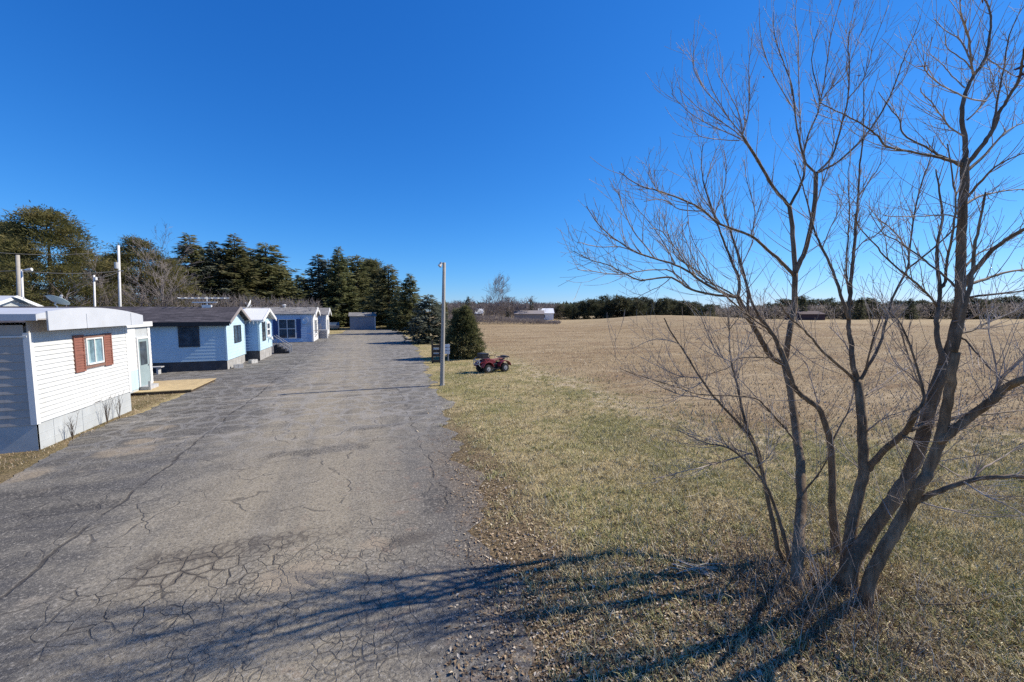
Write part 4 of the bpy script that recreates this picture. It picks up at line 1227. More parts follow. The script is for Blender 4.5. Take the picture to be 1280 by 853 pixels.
def pine_crown(h, rmax, seed, base=0.12, leaf=0.30, ncl=150, per=46, lump=0.85):
    """broad rounded pine: tufts held out on limbs with gaps between them"""
    rg = np.random.default_rng(seed)
    Cs, As, Ls, Ws = [], [], [], []
    for q in range(ncl):
        f = rg.random()**0.85
        zc = h*(base+(1-base)*f)
        prof = min(1.0, (1.02-f)**0.62*1.12)*min(1.0, 0.62+f*1.8)
        az = rg.random()*6.283
        lob = 1+(0.22*math.sin(az*3+seed+f*4)+0.16*math.sin(az*5+f*11+seed*2))*min(1, rmax/3)
        rr = rmax*prof*lob*(0.30+0.70*rg.random()**0.45)
        c = np.array([math.cos(az)*rr, math.sin(az)*rr, zc + rg.normal(0, 0.2)])
        out = np.array([math.cos(az), math.sin(az), 0.55]); out /= np.linalg.norm(out)
        n_ = int(per*(0.6+0.8*rg.random()))
        sp = rg.normal(0, 1, (n_, 3))*np.array([lump, lump, lump*0.5])*(0.5+0.35*rmax/4.0)*0.75
        d_ = rg.normal(0, 0.75, (n_, 3)) + out
        d_ /= np.linalg.norm(d_, axis=1)[:,None]
        Cs.append(c+sp); As.append(d_); Ls.append(leaf*1.25*(0.7+0.7*rg.random(n_))); Ws.append(leaf*0.12*(0.7+0.7*rg.random(n_)))
    C = np.concatenate(Cs); A = np.concatenate(As)
    return diamonds(C, A, np.concatenate(Ls), np.concatenate(Ws), np.zeros(len(C)), rg)

def trunk_mb(h, r0, limbs=0, rmax=2.0, seed=0, z0=0.1, n=8):
    rg = random.Random(seed); mb = MB()
    pts = []; rad = []
    for q in range(8):
        f_ = q/7
        pts.append((0.10*math.sin(f_*5+seed)*f_, 0.10*math.cos(f_*4+seed)*f_, -0.2+f_*h*0.96)); rad.append(r0*(1-0.92*f_)+0.01 + (0.25*r0 if q == 0 else 0))
    mb.tube(pts, rad, n)
    for q in range(limbs):
        f_ = z0+(0.9-z0)*rg.random(); a = rg.random()*6.283; l_ = rmax*(0.5+0.5*rg.random())*(1-0.55*f_)
        z = h*f_
        mb.tube([(0,0,z), (math.cos(a)*l_*.5, math.sin(a)*l_*.5, z+l_*0.1), (math.cos(a)*l_, math.sin(a)*l_, z+l_*0.35)], [r0*0.32*(1-f_)+.02, r0*0.2*(1-f_)+.015, 0.012], 5)
    return mb

PROTO = {}
def proto(key, h, r_, fol, kind, seed, **kw):
    V, Fq = (spruce_crown if kind == 's' else pine_crown)(h, r_, seed, **kw)
    me = bpy.data.meshes.new('crown')
    PROTO[key] = (h, r_, V, Fq, fol, seed, kind)
PM = {}
def plant(key, name, label, cat, x, y, hgt, group=None, rz=None, wide=1.0):
    h, r_, V, Fq, fol, seed, kind = PROTO[key]
    rz = random.random()*6.28 if rz is None else rz
    o_ = thing(name, label, cat, (x, y, zg(x, y)-0.02), rz, group)
    s_ = hgt/h
    o_.scale = (s_*wide, s_*wide, s_)
    if key not in PM:
        a = trunk_mb(h, 0.03*h*(0.55 if kind == 's' else 0.7), 14 if kind == 'p' else 0, r_, seed).build('trunk', M['bark_dark'], o_)
        c = np_mesh('crown', V, Fq, M[fol], o_)
        PM[key] = (a.data, c.data)
    else:
        for nm, me in zip(('trunk', 'crown'), PM[key]):
            q = bpy.data.objects.new(nm, me); COL.objects.link(q); q.parent = o_
    return o_

proto('sp1', 16, 3.1, 'spruce', 's', 1, leaf=0.46, step=0.40, dens=1.5, shape=0.75)
proto('sp2', 16, 3.6, 'spruce', 's', 2, leaf=0.48, step=0.42, gap=0.06, shape=0.66, dens=1.3)
proto('sp3', 12, 2.9, 'spruce', 's', 3, leaf=0.55, step=0.40, shape=0.75, base=0.02, dens=1.3)
proto('bs1', 15, 3.4, 'spruce_blue', 's', 4, leaf=0.50, step=0.46, gap=0.10, tip_up=0.05, dens=1.4)
proto('bs2', 6, 2.3, 'spruce_blue', 's', 5, leaf=0.36, step=0.25, base=0.01, shape=0.7, dens=1.3)
proto('cd1', 4, 1.35, 'spruce', 'p', 6, base=0.0, leaf=0.17, ncl=420, per=85, lump=0.30)
proto('pn1', 14, 5.0, 'pine', 'p', 7, leaf=0.28, ncl=230, per=150, lump=0.72)
proto('pn2', 13, 4.3, 'pine', 'p', 8, leaf=0.27, ncl=200, per=145, lump=0.7)
proto('pn3', 17, 3.7, 'spruce', 'p', 9, leaf=0.42, ncl=320, per=85, base=0.1)
proto('fe1', 9, 2.6, 'far_green', 's', 10, leaf=0.8, step=0.7)
proto('fe2', 8, 3.2, 'far_green', 'p', 12, leaf=0.6, ncl=60, per=34, base=0.02)

def at(px, D):
    q = dp(px, 388, D); return q.x, q.y
def hgt(y, D): return H + (388-y)/F*D*1.0

# left, behind the homes  (key, px, D, top y, name, label)
LT = [
 ('pn1', 66, 44, 270, 'pine_tree', 'big rounded brown green pine, tallest at the far left behind the thick pole', 1.15),
 ('pn3', 14, 48, 284, 'pine_tree', 'dark narrow pine at the very left edge of the view', 1.2),
 ('pn2', -34, 45, 292, 'pine_tree', 'dark pine cut by the left edge beyond the far left home', 1.1),
 ('pn2', 108, 52, 316, 'pine_tree', 'lower pine filling the right shoulder of the big rounded pine', 1.0),
 ('pn2', 178, 56, 303, 'pine_tree', 'yellow green rounded pine just right of the transformer pole', 1.15),
 ('pn3', 146, 62, 322, 'pine_tree', 'dark pine half hidden behind the transformer pole', 1.2),
 ('pn2', 212, 66, 327, 'pine_tree', 'low dull pine right behind the tall bare tree', 1.1),
 ('sp1', 242, 72, 297, 'spruce_tree', 'first pointed spruce right of the tall bare tree', 2.10),
 ('bs1', 270, 74, 303, 'spruce_tree', 'bluish open spruce between two darker pointed spruces', 1.92),
 ('sp1', 297, 76, 298, 'spruce_tree', 'tall pointed spruce above the rooftop aerial', 2.16),
 ('bs1', 316, 82, 316, 'spruce_tree', 'short bluish spruce tucked left of the broad leaning spruce', 1.92),
 ('sp2', 337, 82, 305, 'spruce_tree', 'broad spruce at the right end of the left hand stand', 2.40),
 ('sp3', 356, 88, 338, 'spruce_tree', 'short dark spruce in the dip between the two stands', 1.92),
 ('sp3', 377, 92, 346, 'spruce_tree', 'low dark spruce behind the farthest mobile homes', 2.16),
 ('bs1', 400, 88, 319, 'spruce_tree', 'bluish layered spruce leading the stand at the lane end', 2.04),
 ('sp1', 425, 88, 312, 'spruce_tree', 'tallest dark spruce at the end of the lane', 1.62),
 ('sp2', 448, 93, 319, 'spruce_tree', 'spruce with spiky top in the middle of the lane end stand', 1.68),
 ('pn3', 466, 100, 328, 'pine_tree', 'rounded pine behind the shed roof', 1.35),
 ('sp2', 486, 83, 331, 'spruce_tree', 'dark heavy spruce standing right of the shed at the lane end', 2.10),
 ('sp1', 513, 64, 344, 'spruce_tree', 'slim pointed spruce on the right side of the lane', 2.04),
 ('bs2', 536, 46, 371, 'spruce_tree', 'broad bluish spruce touching the lane left of the lamp pole', 1.74),
 ('sp3', 500, 78, 362, 'spruce_tree', 'small spruce between the heavy and the slim spruce', 1.92),
 ('cd1', 579, 31.0, 388, 'cedar_tree', 'small dense cone shaped cedar beside the red quad bike', 1.18),
 ('sp3', 556, 120, 375, 'spruce_tree', 'faraway dark spruce tip showing right of the lamp pole top', 1.08),
]
for key, px, D, ty, nm, lb, wd in LT:
    x, y = at(px, D)
    plant(key, nm, lb, 'tree', x, y, hgt(ty, D), 'evergreens round the lane', wide=wd)
for px, D, ty, nm in ((255,88,309,'left'), (284,88,310,'left'), (306,92,312,'left'), (326,94,318,'left'), (350,98,330,'left'), (412,100,324,'lane end'), (436,102,322,'lane end'), (458,104,326,'lane end'), (476,98,336,'lane end')):
    x, y = at(px, D)
    plant('sp2', 'spruce_tree', 'dark spruce half hidden behind the front row of the left hand stand' if nm == 'left' else 'dark spruce half hidden behind the front row of the lane end stand', 'tree', x, y, hgt(ty, D), 'evergreens behind the front row', wide=1.9)
# brush under the left stand, dense enough to close the horizon behind the roofs
rg = np.random.default_rng(5)
def brush(name, label, px0, px1, D0, D1, yt0, yt1, mat, n, leaf, kind='stuff', wd=0.22, upb=0.6):
    Cs = []
    px = px0+(px1-px0)*rg.random(n); D = D0+(D1-D0)*rg.random(n)
    top = np.interp(px, np.linspace(px0, px1, len(yt0)), yt0) + rg.normal(0, 1.0, n)
    for a, d, t_ in zip(px, D, top):
        q = dp(a, 388, d); hh = H + (388-t_)/F*d
        zz = zg(q.x, q.y)
        Cs.append((q.x, q.y, zz + (max(0.3, hh-zz))*rg.random()**0.75))
    C = np.array(Cs); A = rg.normal(0, 1, (n, 3)); A[:,2] += upb; A /= np.linalg.norm(A, axis=1)[:,None]
    V, Fq = diamonds(C, A, leaf*(0.6+0.8*rg.random(n)), leaf*wd*(0.6+0.8*rg.random(n)), np.zeros(n), rg)
    return tag(np_mesh(name, V, Fq, M[mat]), label, kind=kind)
brush('undergrowth', 'grey brown bare undergrowth below the pines behind the homes', -140, 400, 46, 84, [362,360,362,364,366,372,372,376,380], None, 'far_brush', 26000, 0.9, wd=0.035, upb=1.2)
brush('undergrowth', 'dark shaded undergrowth below the stand at the lane end', 340, 520, 88, 108, [370,372,376,376,380], None, 'far_green', 7000, 0.8)

# ---- bare deciduous trees
def bare_tree(h, seed, levels=4, rm=1.0, spread=0.5, r0=None, nside=5, kids=(4,5,4,3), up=0.25):
    rg_ = random.Random(seed); tr = MB(); cr = MB()
    r0 = r0 or h*0.013
    def grow(p, d, L, r_, lev):
        n_ = 5 if lev < 2 else 3
        pts = [p]; rad = [r_]; q = p.copy(); dd_ = d.copy()
        for i_ in range(n_):
            dd_ = (dd_ + Vector((rg_.gauss(0,.11), rg_.gauss(0,.11), rg_.gauss(0,.06)+up*0.12))).normalized()
            q = q + dd_*L/n_; pts.append(q.copy()); rad.append(max(0.006*rm*h/8, r_*(1-0.8*(i_+1)/n_)))
        (tr if lev == 0 else cr).tube(pts, rad, nside if lev < 2 else 3, cap=False)
        if lev >= levels: return
        for c_ in range(kids[min(lev, len(kids)-1)] + (3 if lev == 0 else 0)):
            t_ = (0.28 if lev == 0 else 0.2) + (0.72 if lev == 0 else 0.8)*rg_.random()
            ix = min(n_-1, int(t_*n_)); f_ = t_*n_-ix
            bp = pts[ix].lerp(pts[ix+1], f_)
            a = rg_.random()*6.283
            o_ = d.orthogonal().normalized(); o2 = d.cross(o_)
            nd = (dd_*(1-spread) + (o_*math.cos(a)+o2*math.sin(a))*spread*1.1 + Vector((0,0,up))).normalized()
            grow(bp, nd, L*(0.40+0.25*rg_.random())*(1.05-0.35*t_ if lev == 0 else 1), max(0.005*rm*h/8, rad[ix]*0.55), lev+1)
    grow(Vector((0,0,-0.1)), Vector((0,0,1)), h*0.80, r0, 0)
    return tr, cr
BT = {}
def plant_bare(key, h0, seed, label, x, y, hh, name='bare_tree', group=None, mat='bark_far', wide=1.0, rz=None, **kw):
    o_ = thing(name, label, 'tree', (x, y, zg(x, y)-0.02), random.random()*6.28 if rz is None else rz, group)
    s_ = hh/h0; o_.scale = (s_*wide, s_*wide, s_)
    if key not in BT:
        tr, cr = bare_tree(h0, seed, **kw)
        a = tr.build('trunk', M[mat], o_); c = cr.build('crown', M[mat], o_)
        zs = [v_[2] for v_ in cr.v]; BT[key] = (a.data, c.data)
    else:
        for nm, me in zip(('trunk', 'crown'), BT[key]):
            q = bpy.data.objects.new(nm, me); COL.objects.link(q); q.parent = o_
    return o_
x, y = at(222, 58); plant_bare('b1', 12, 21, 'tall grey bare tree rising between rounded pine and first spruce', x, y, hgt(284, 58)*0.80, rz=2.6, wide=0.85, spread=0.42, mat='bark_far', r0=0.16)
x, y = at(200, 50); plant_bare('b1', 12, 21, 'low spreading bare tree behind the dark shingle roof, right of the transformer pole', x, y, hgt(330, 50)*1.0, mat='bark_far', wide=1.5)
x, y = at(86, 40); plant_bare('b2', 9, 22, 'bare tree with pale forked limbs in front of the big rounded pine', x, y, hgt(338, 40), mat='bark_far', wide=1.3, kids=(4,4,3), levels=3)
x, y = at(242, 60); plant_bare('b2', 9, 22, 'small pale bare tree below the first pointed spruce', x, y, hgt(345, 60), mat='bark_far')
x, y = at(120, 46); plant_bare('b3', 9, 23, 'thin bare sapling in the gap behind the short pale pole', x, y, hgt(326, 46), mat='bark_far', wide=0.9)
x, y = at(168, 48); plant_bare('b3', 9, 23, 'leaning bare sapling in front of the yellow green pine', x, y, hgt(345, 48), mat='bark_far', wide=1.5)
# far side of the field
x, y = at(617, 140); plant_bare('f1', 12, 31, 'tall pale bare tree standing above the rest on the far field edge', x, y, hgt(355, 140)*1.05, levels=3, kids=(9,8,6), spread=0.42, rm=2.6)
FB = [(568,376,132),(577,380,150),(593,377,140),(603,379,136),(609,374,150),(625,377,138),(631,372,146),(637,376,134),(644,378,140),(652,377,150),(659,375,142),(667,378,155),(676,379,150),(684,381,160),(622,381,150),(648,382,156),(600,383,158),(664,382,160),(588,383,150)]
for q, (px, ty, D) in enumerate(FB):
    x, y = at(px, D)
    plant_bare('f%d' % (2+q % 3), 9, 40+q % 3, 'grey bare tree in the row along the far field edge', x, y, hgt(ty, D), group='bare trees along the far field edge', wide=1.35, levels=3, kids=(8,7,5), spread=0.55, rm=4.0)
for px, ty, D, lb, wd in ((585, 371, 150, 'lone pointed spruce left of the tall pale bare tree on the far edge', 0.8), (664, 374, 152, 'narrow dark spruce between the long low building and the bare row', 0.75),
                      (680, 379, 170, 'dark spruce behind the white roofed building', 1.2), (687, 380, 172, 'shorter dark spruce right behind the white roofed building', 1.2), (635, 378, 150, 'dark little spruce left of the long low building', 0.8)):
    x, y = at(px, D); plant('fe1', 'spruce_tree', lb, 'tree', x, y, hgt(ty, D), 'far evergreens', wide=wd)
brush('brush_strip', 'grey bare brush behind the buildings beyond the field', 555, 705, 158, 185, [382,381,383,380,381,384,382,385], None, 'far_brush', 22000, 1.3, wd=0.045, upb=1.3)
brush('low_brush', 'low brown scrub along the far field edge', 560, 700, 104, 116, [396,398,396,397,399,400,402,407], None, 'far_brush', 9000, 0.7, wd=0.06, upb=1.0)
# buildings over the field
def far_house(name, label, cat, px0, px1, D, zw, zr, depth, mw, mr):
    a, b_ = dp(px0, 388, D), dp(px1, 388, D)
    Lx = (b_-a).length
    o_ = thing(name, label, cat, (b_.x, b_.y, 0), -YAW, 'buildings beyond the field')
    mb = MB(); mb.box(-Lx, 0, 0, depth, -0.1, zw); 
    mb.add([(0,0,zw),(0,depth,zw),(0,depth/2,zr)], [(0,1,2)]); mb.add([(-Lx,0,zw),(-Lx,depth,zw),(-Lx,depth/2,zr)], [(0,2,1)])
    mb.build('wall', mw, o_)
    gable_roof(o_, depth, Lx, zw, zr+0.1, mr, ov=0.3, ovx=0.3, th=0.12)
    mb = MB()
    for q in range(max(1, int(Lx/4))):
        mb.fbox('y', -Lx+1.2+q*4, -Lx+2.2+q*4, 0.9, 2.0, 0, 0.05)
    if zw > 2.4: mb.build('window', M['glass'], o_)
    return o_
far_house('barn', 'long low taupe building among bare trees beyond the field', 'building', 643, 680, 138, 2.4, 3.4, 9, M['far_wall'], M['far_wall'])
far_house('barn', 'white roofed building beside the long taupe one beyond the field', 'building', 674, 692, 152, 2.6, 4.2, 8, M['far_white'], M['far_white'])
far_house('house', 'small white roofed house left of the tall pale bare tree', 'house', 594, 603, 140, 2.6, 4.0, 7, M['far_wall'], M['far_white'])
far_house('barn', 'dark red barn under the far wood behind the middle stems of the shrub', 'building', 1002, 1032, 150, 2.2, 3.2, 9, M['barn_red'], M['barn_red'])

# the far wood: evergreens, then a bare wood, reading as one mass
def far_wood():
    pxs = []; Vs, Fs = [], []; o_ = 0
    rg2 = random.Random(3)
    kinds = [PROTO['fe1'], PROTO['fe2']]
    px = 688.0
    while px < 1900:
        yt = np.interp(px, [688,700,720,745,800,840,870,900,930,960,1000,1060,1075,1100,1180,1280,1900], [391,385,381,376,375,376,379,383,383,379,374,378,374,377,376,371,370])
        D = 150 + 30*rg2.random() if px < 890 else 165 + 40*rg2.random()
        hh = H + (388-yt)/F*D + rg2.gauss(0, 0.6)
        k_ = kinds[1] if rg2.random() < (0.6 if px < 890 else 0.45) else kinds[0]
        h, r_, V, Fq = k_[:4]
        q = dp(px, 388, D)
        keep = rg2.random()*6.28
        ca, sa = math.cos(keep), math.sin(keep); s_ = hh/h
        wv = 1.15+0.5*rg2.random()
        V2 = np.stack([(V[:,0]*ca-V[:,1]*sa)*s_*wv+q.x, (V[:,0]*sa+V[:,1]*ca)*s_*wv+q.y, V[:,2]*s_+zg(q.x,q.y)-0.4], -1)
        Vs.append(V2); Fs.append(Fq+o_); o_ += len(V2)
        px += (2.2 if px < 890 else 3.2)*(1+max(0, px-1000)/600) + rg2.random()*2.2
    return tag(np_mesh('far_wood', np.concatenate(Vs), np.concatenate(Fs), M['far_green']), 'dark evergreen wood closing the far side of the field', kind='stuff')
far_wood()
brush('brush_strip', 'grey bare brush in front of the far wood', 880, 1700, 160, 190, [386,384,383,381,380,379,378,376], None, 'far_brush', 34000, 1.4, wd=0.05, upb=1.3)
brush('far_wood', 'hazy distant wood above the building roofs', 540, 760, 330, 420, [383,382,383,383,382,383], None, 'far_green', 9000, 3.2)
for px, ty, D, lb in ((1075, 372, 158, 'lone bright pine tip standing above the far wood right of the middle stems'), (1138, 373, 160, 'pointed evergreen above the far wood behind the crossing limbs'), (1003, 372, 156, 'bushy evergreen above the far wood behind the left main stem')):
    x, y = at(px, D); plant('fe1', 'spruce_tree', lb, 'tree', x, y, hgt(ty, D), 'far evergreens', wide=1.2)

# parked car in the shade at the end of the lane
cx_, cy_ = at(417, 76)
pc = thing('parked_car', 'grey car parked in the shade of the pines left of the lane end', 'car', (cx_, cy_, 0), R(95))
mb = MB(); mb.prism([(-2.1,0.35),(2.1,0.35),(2.15,0.7),(1.9,0.88),(1.0,0.96),(0.4,1.42),(-1.1,1.45),(-1.75,1.0),(-2.15,0.95)], 'y', -0.85, 0.85); mb.build('body', M['car_grey'], pc, bevel=0.05)
mb = MB(); mb.prism([(0.92,0.98),(0.42,1.36),(-1.05,1.38),(-1.55,1.02)], 'y', -0.858, 0.858); mb.build('side_glass', M['glass'], pc)
mb = MB(); mb.add([(1.02,-0.7,0.985),(1.02,0.7,0.985),(0.45,0.66,1.41),(0.45,-0.66,1.41)], [(0,1,2,3)]); mb.add([(-1.78,-0.7,1.01),(-1.78,0.7,1.01),(-1.14,0.66,1.45),(-1.14,-0.66,1.45)], [(3,2,1,0)]); mb.build('windscreen', M['glass'], pc)
for x in (-1.3, 1.3):
    for y in (-0.76, 0.76):
        mb = MB(); mb.tube([(x,y-0.11,0.32),(x,y+0.11,0.32)], 0.32, 16); wv = mb.build('wheel', M['rubber'], pc)
        mb = MB(); mb.tube([(x,y-0.12,0.32),(x,y+0.12,0.32)], 0.19, 12); mb.build('rim', M['rim'], wv)
# ================================================================== THE BIG BARE MULTI STEM TREE
rt = random.Random(77)
M['bark_mid'] = bark('bark_mid', (0.09,0.065,0.043), (0.17,0.125,0.085), (0.28,0.22,0.16), 18.0, 0.25, 0.35)
_b = M['bark_mid'].node_tree.nodes['Principled BSDF']; _b.inputs['Roughness'].default_value = 0.75; _b.inputs['Specular IOR Level'].default_value = 0.1
tx_, ty_ = gp(1035, 760)
TREE = thing('multi_stem_tree', 'large bare tree of several spreading stems in the right foreground', 'tree', (tx_, ty_, 0))
TO = Vector((tx_, ty_, 0))

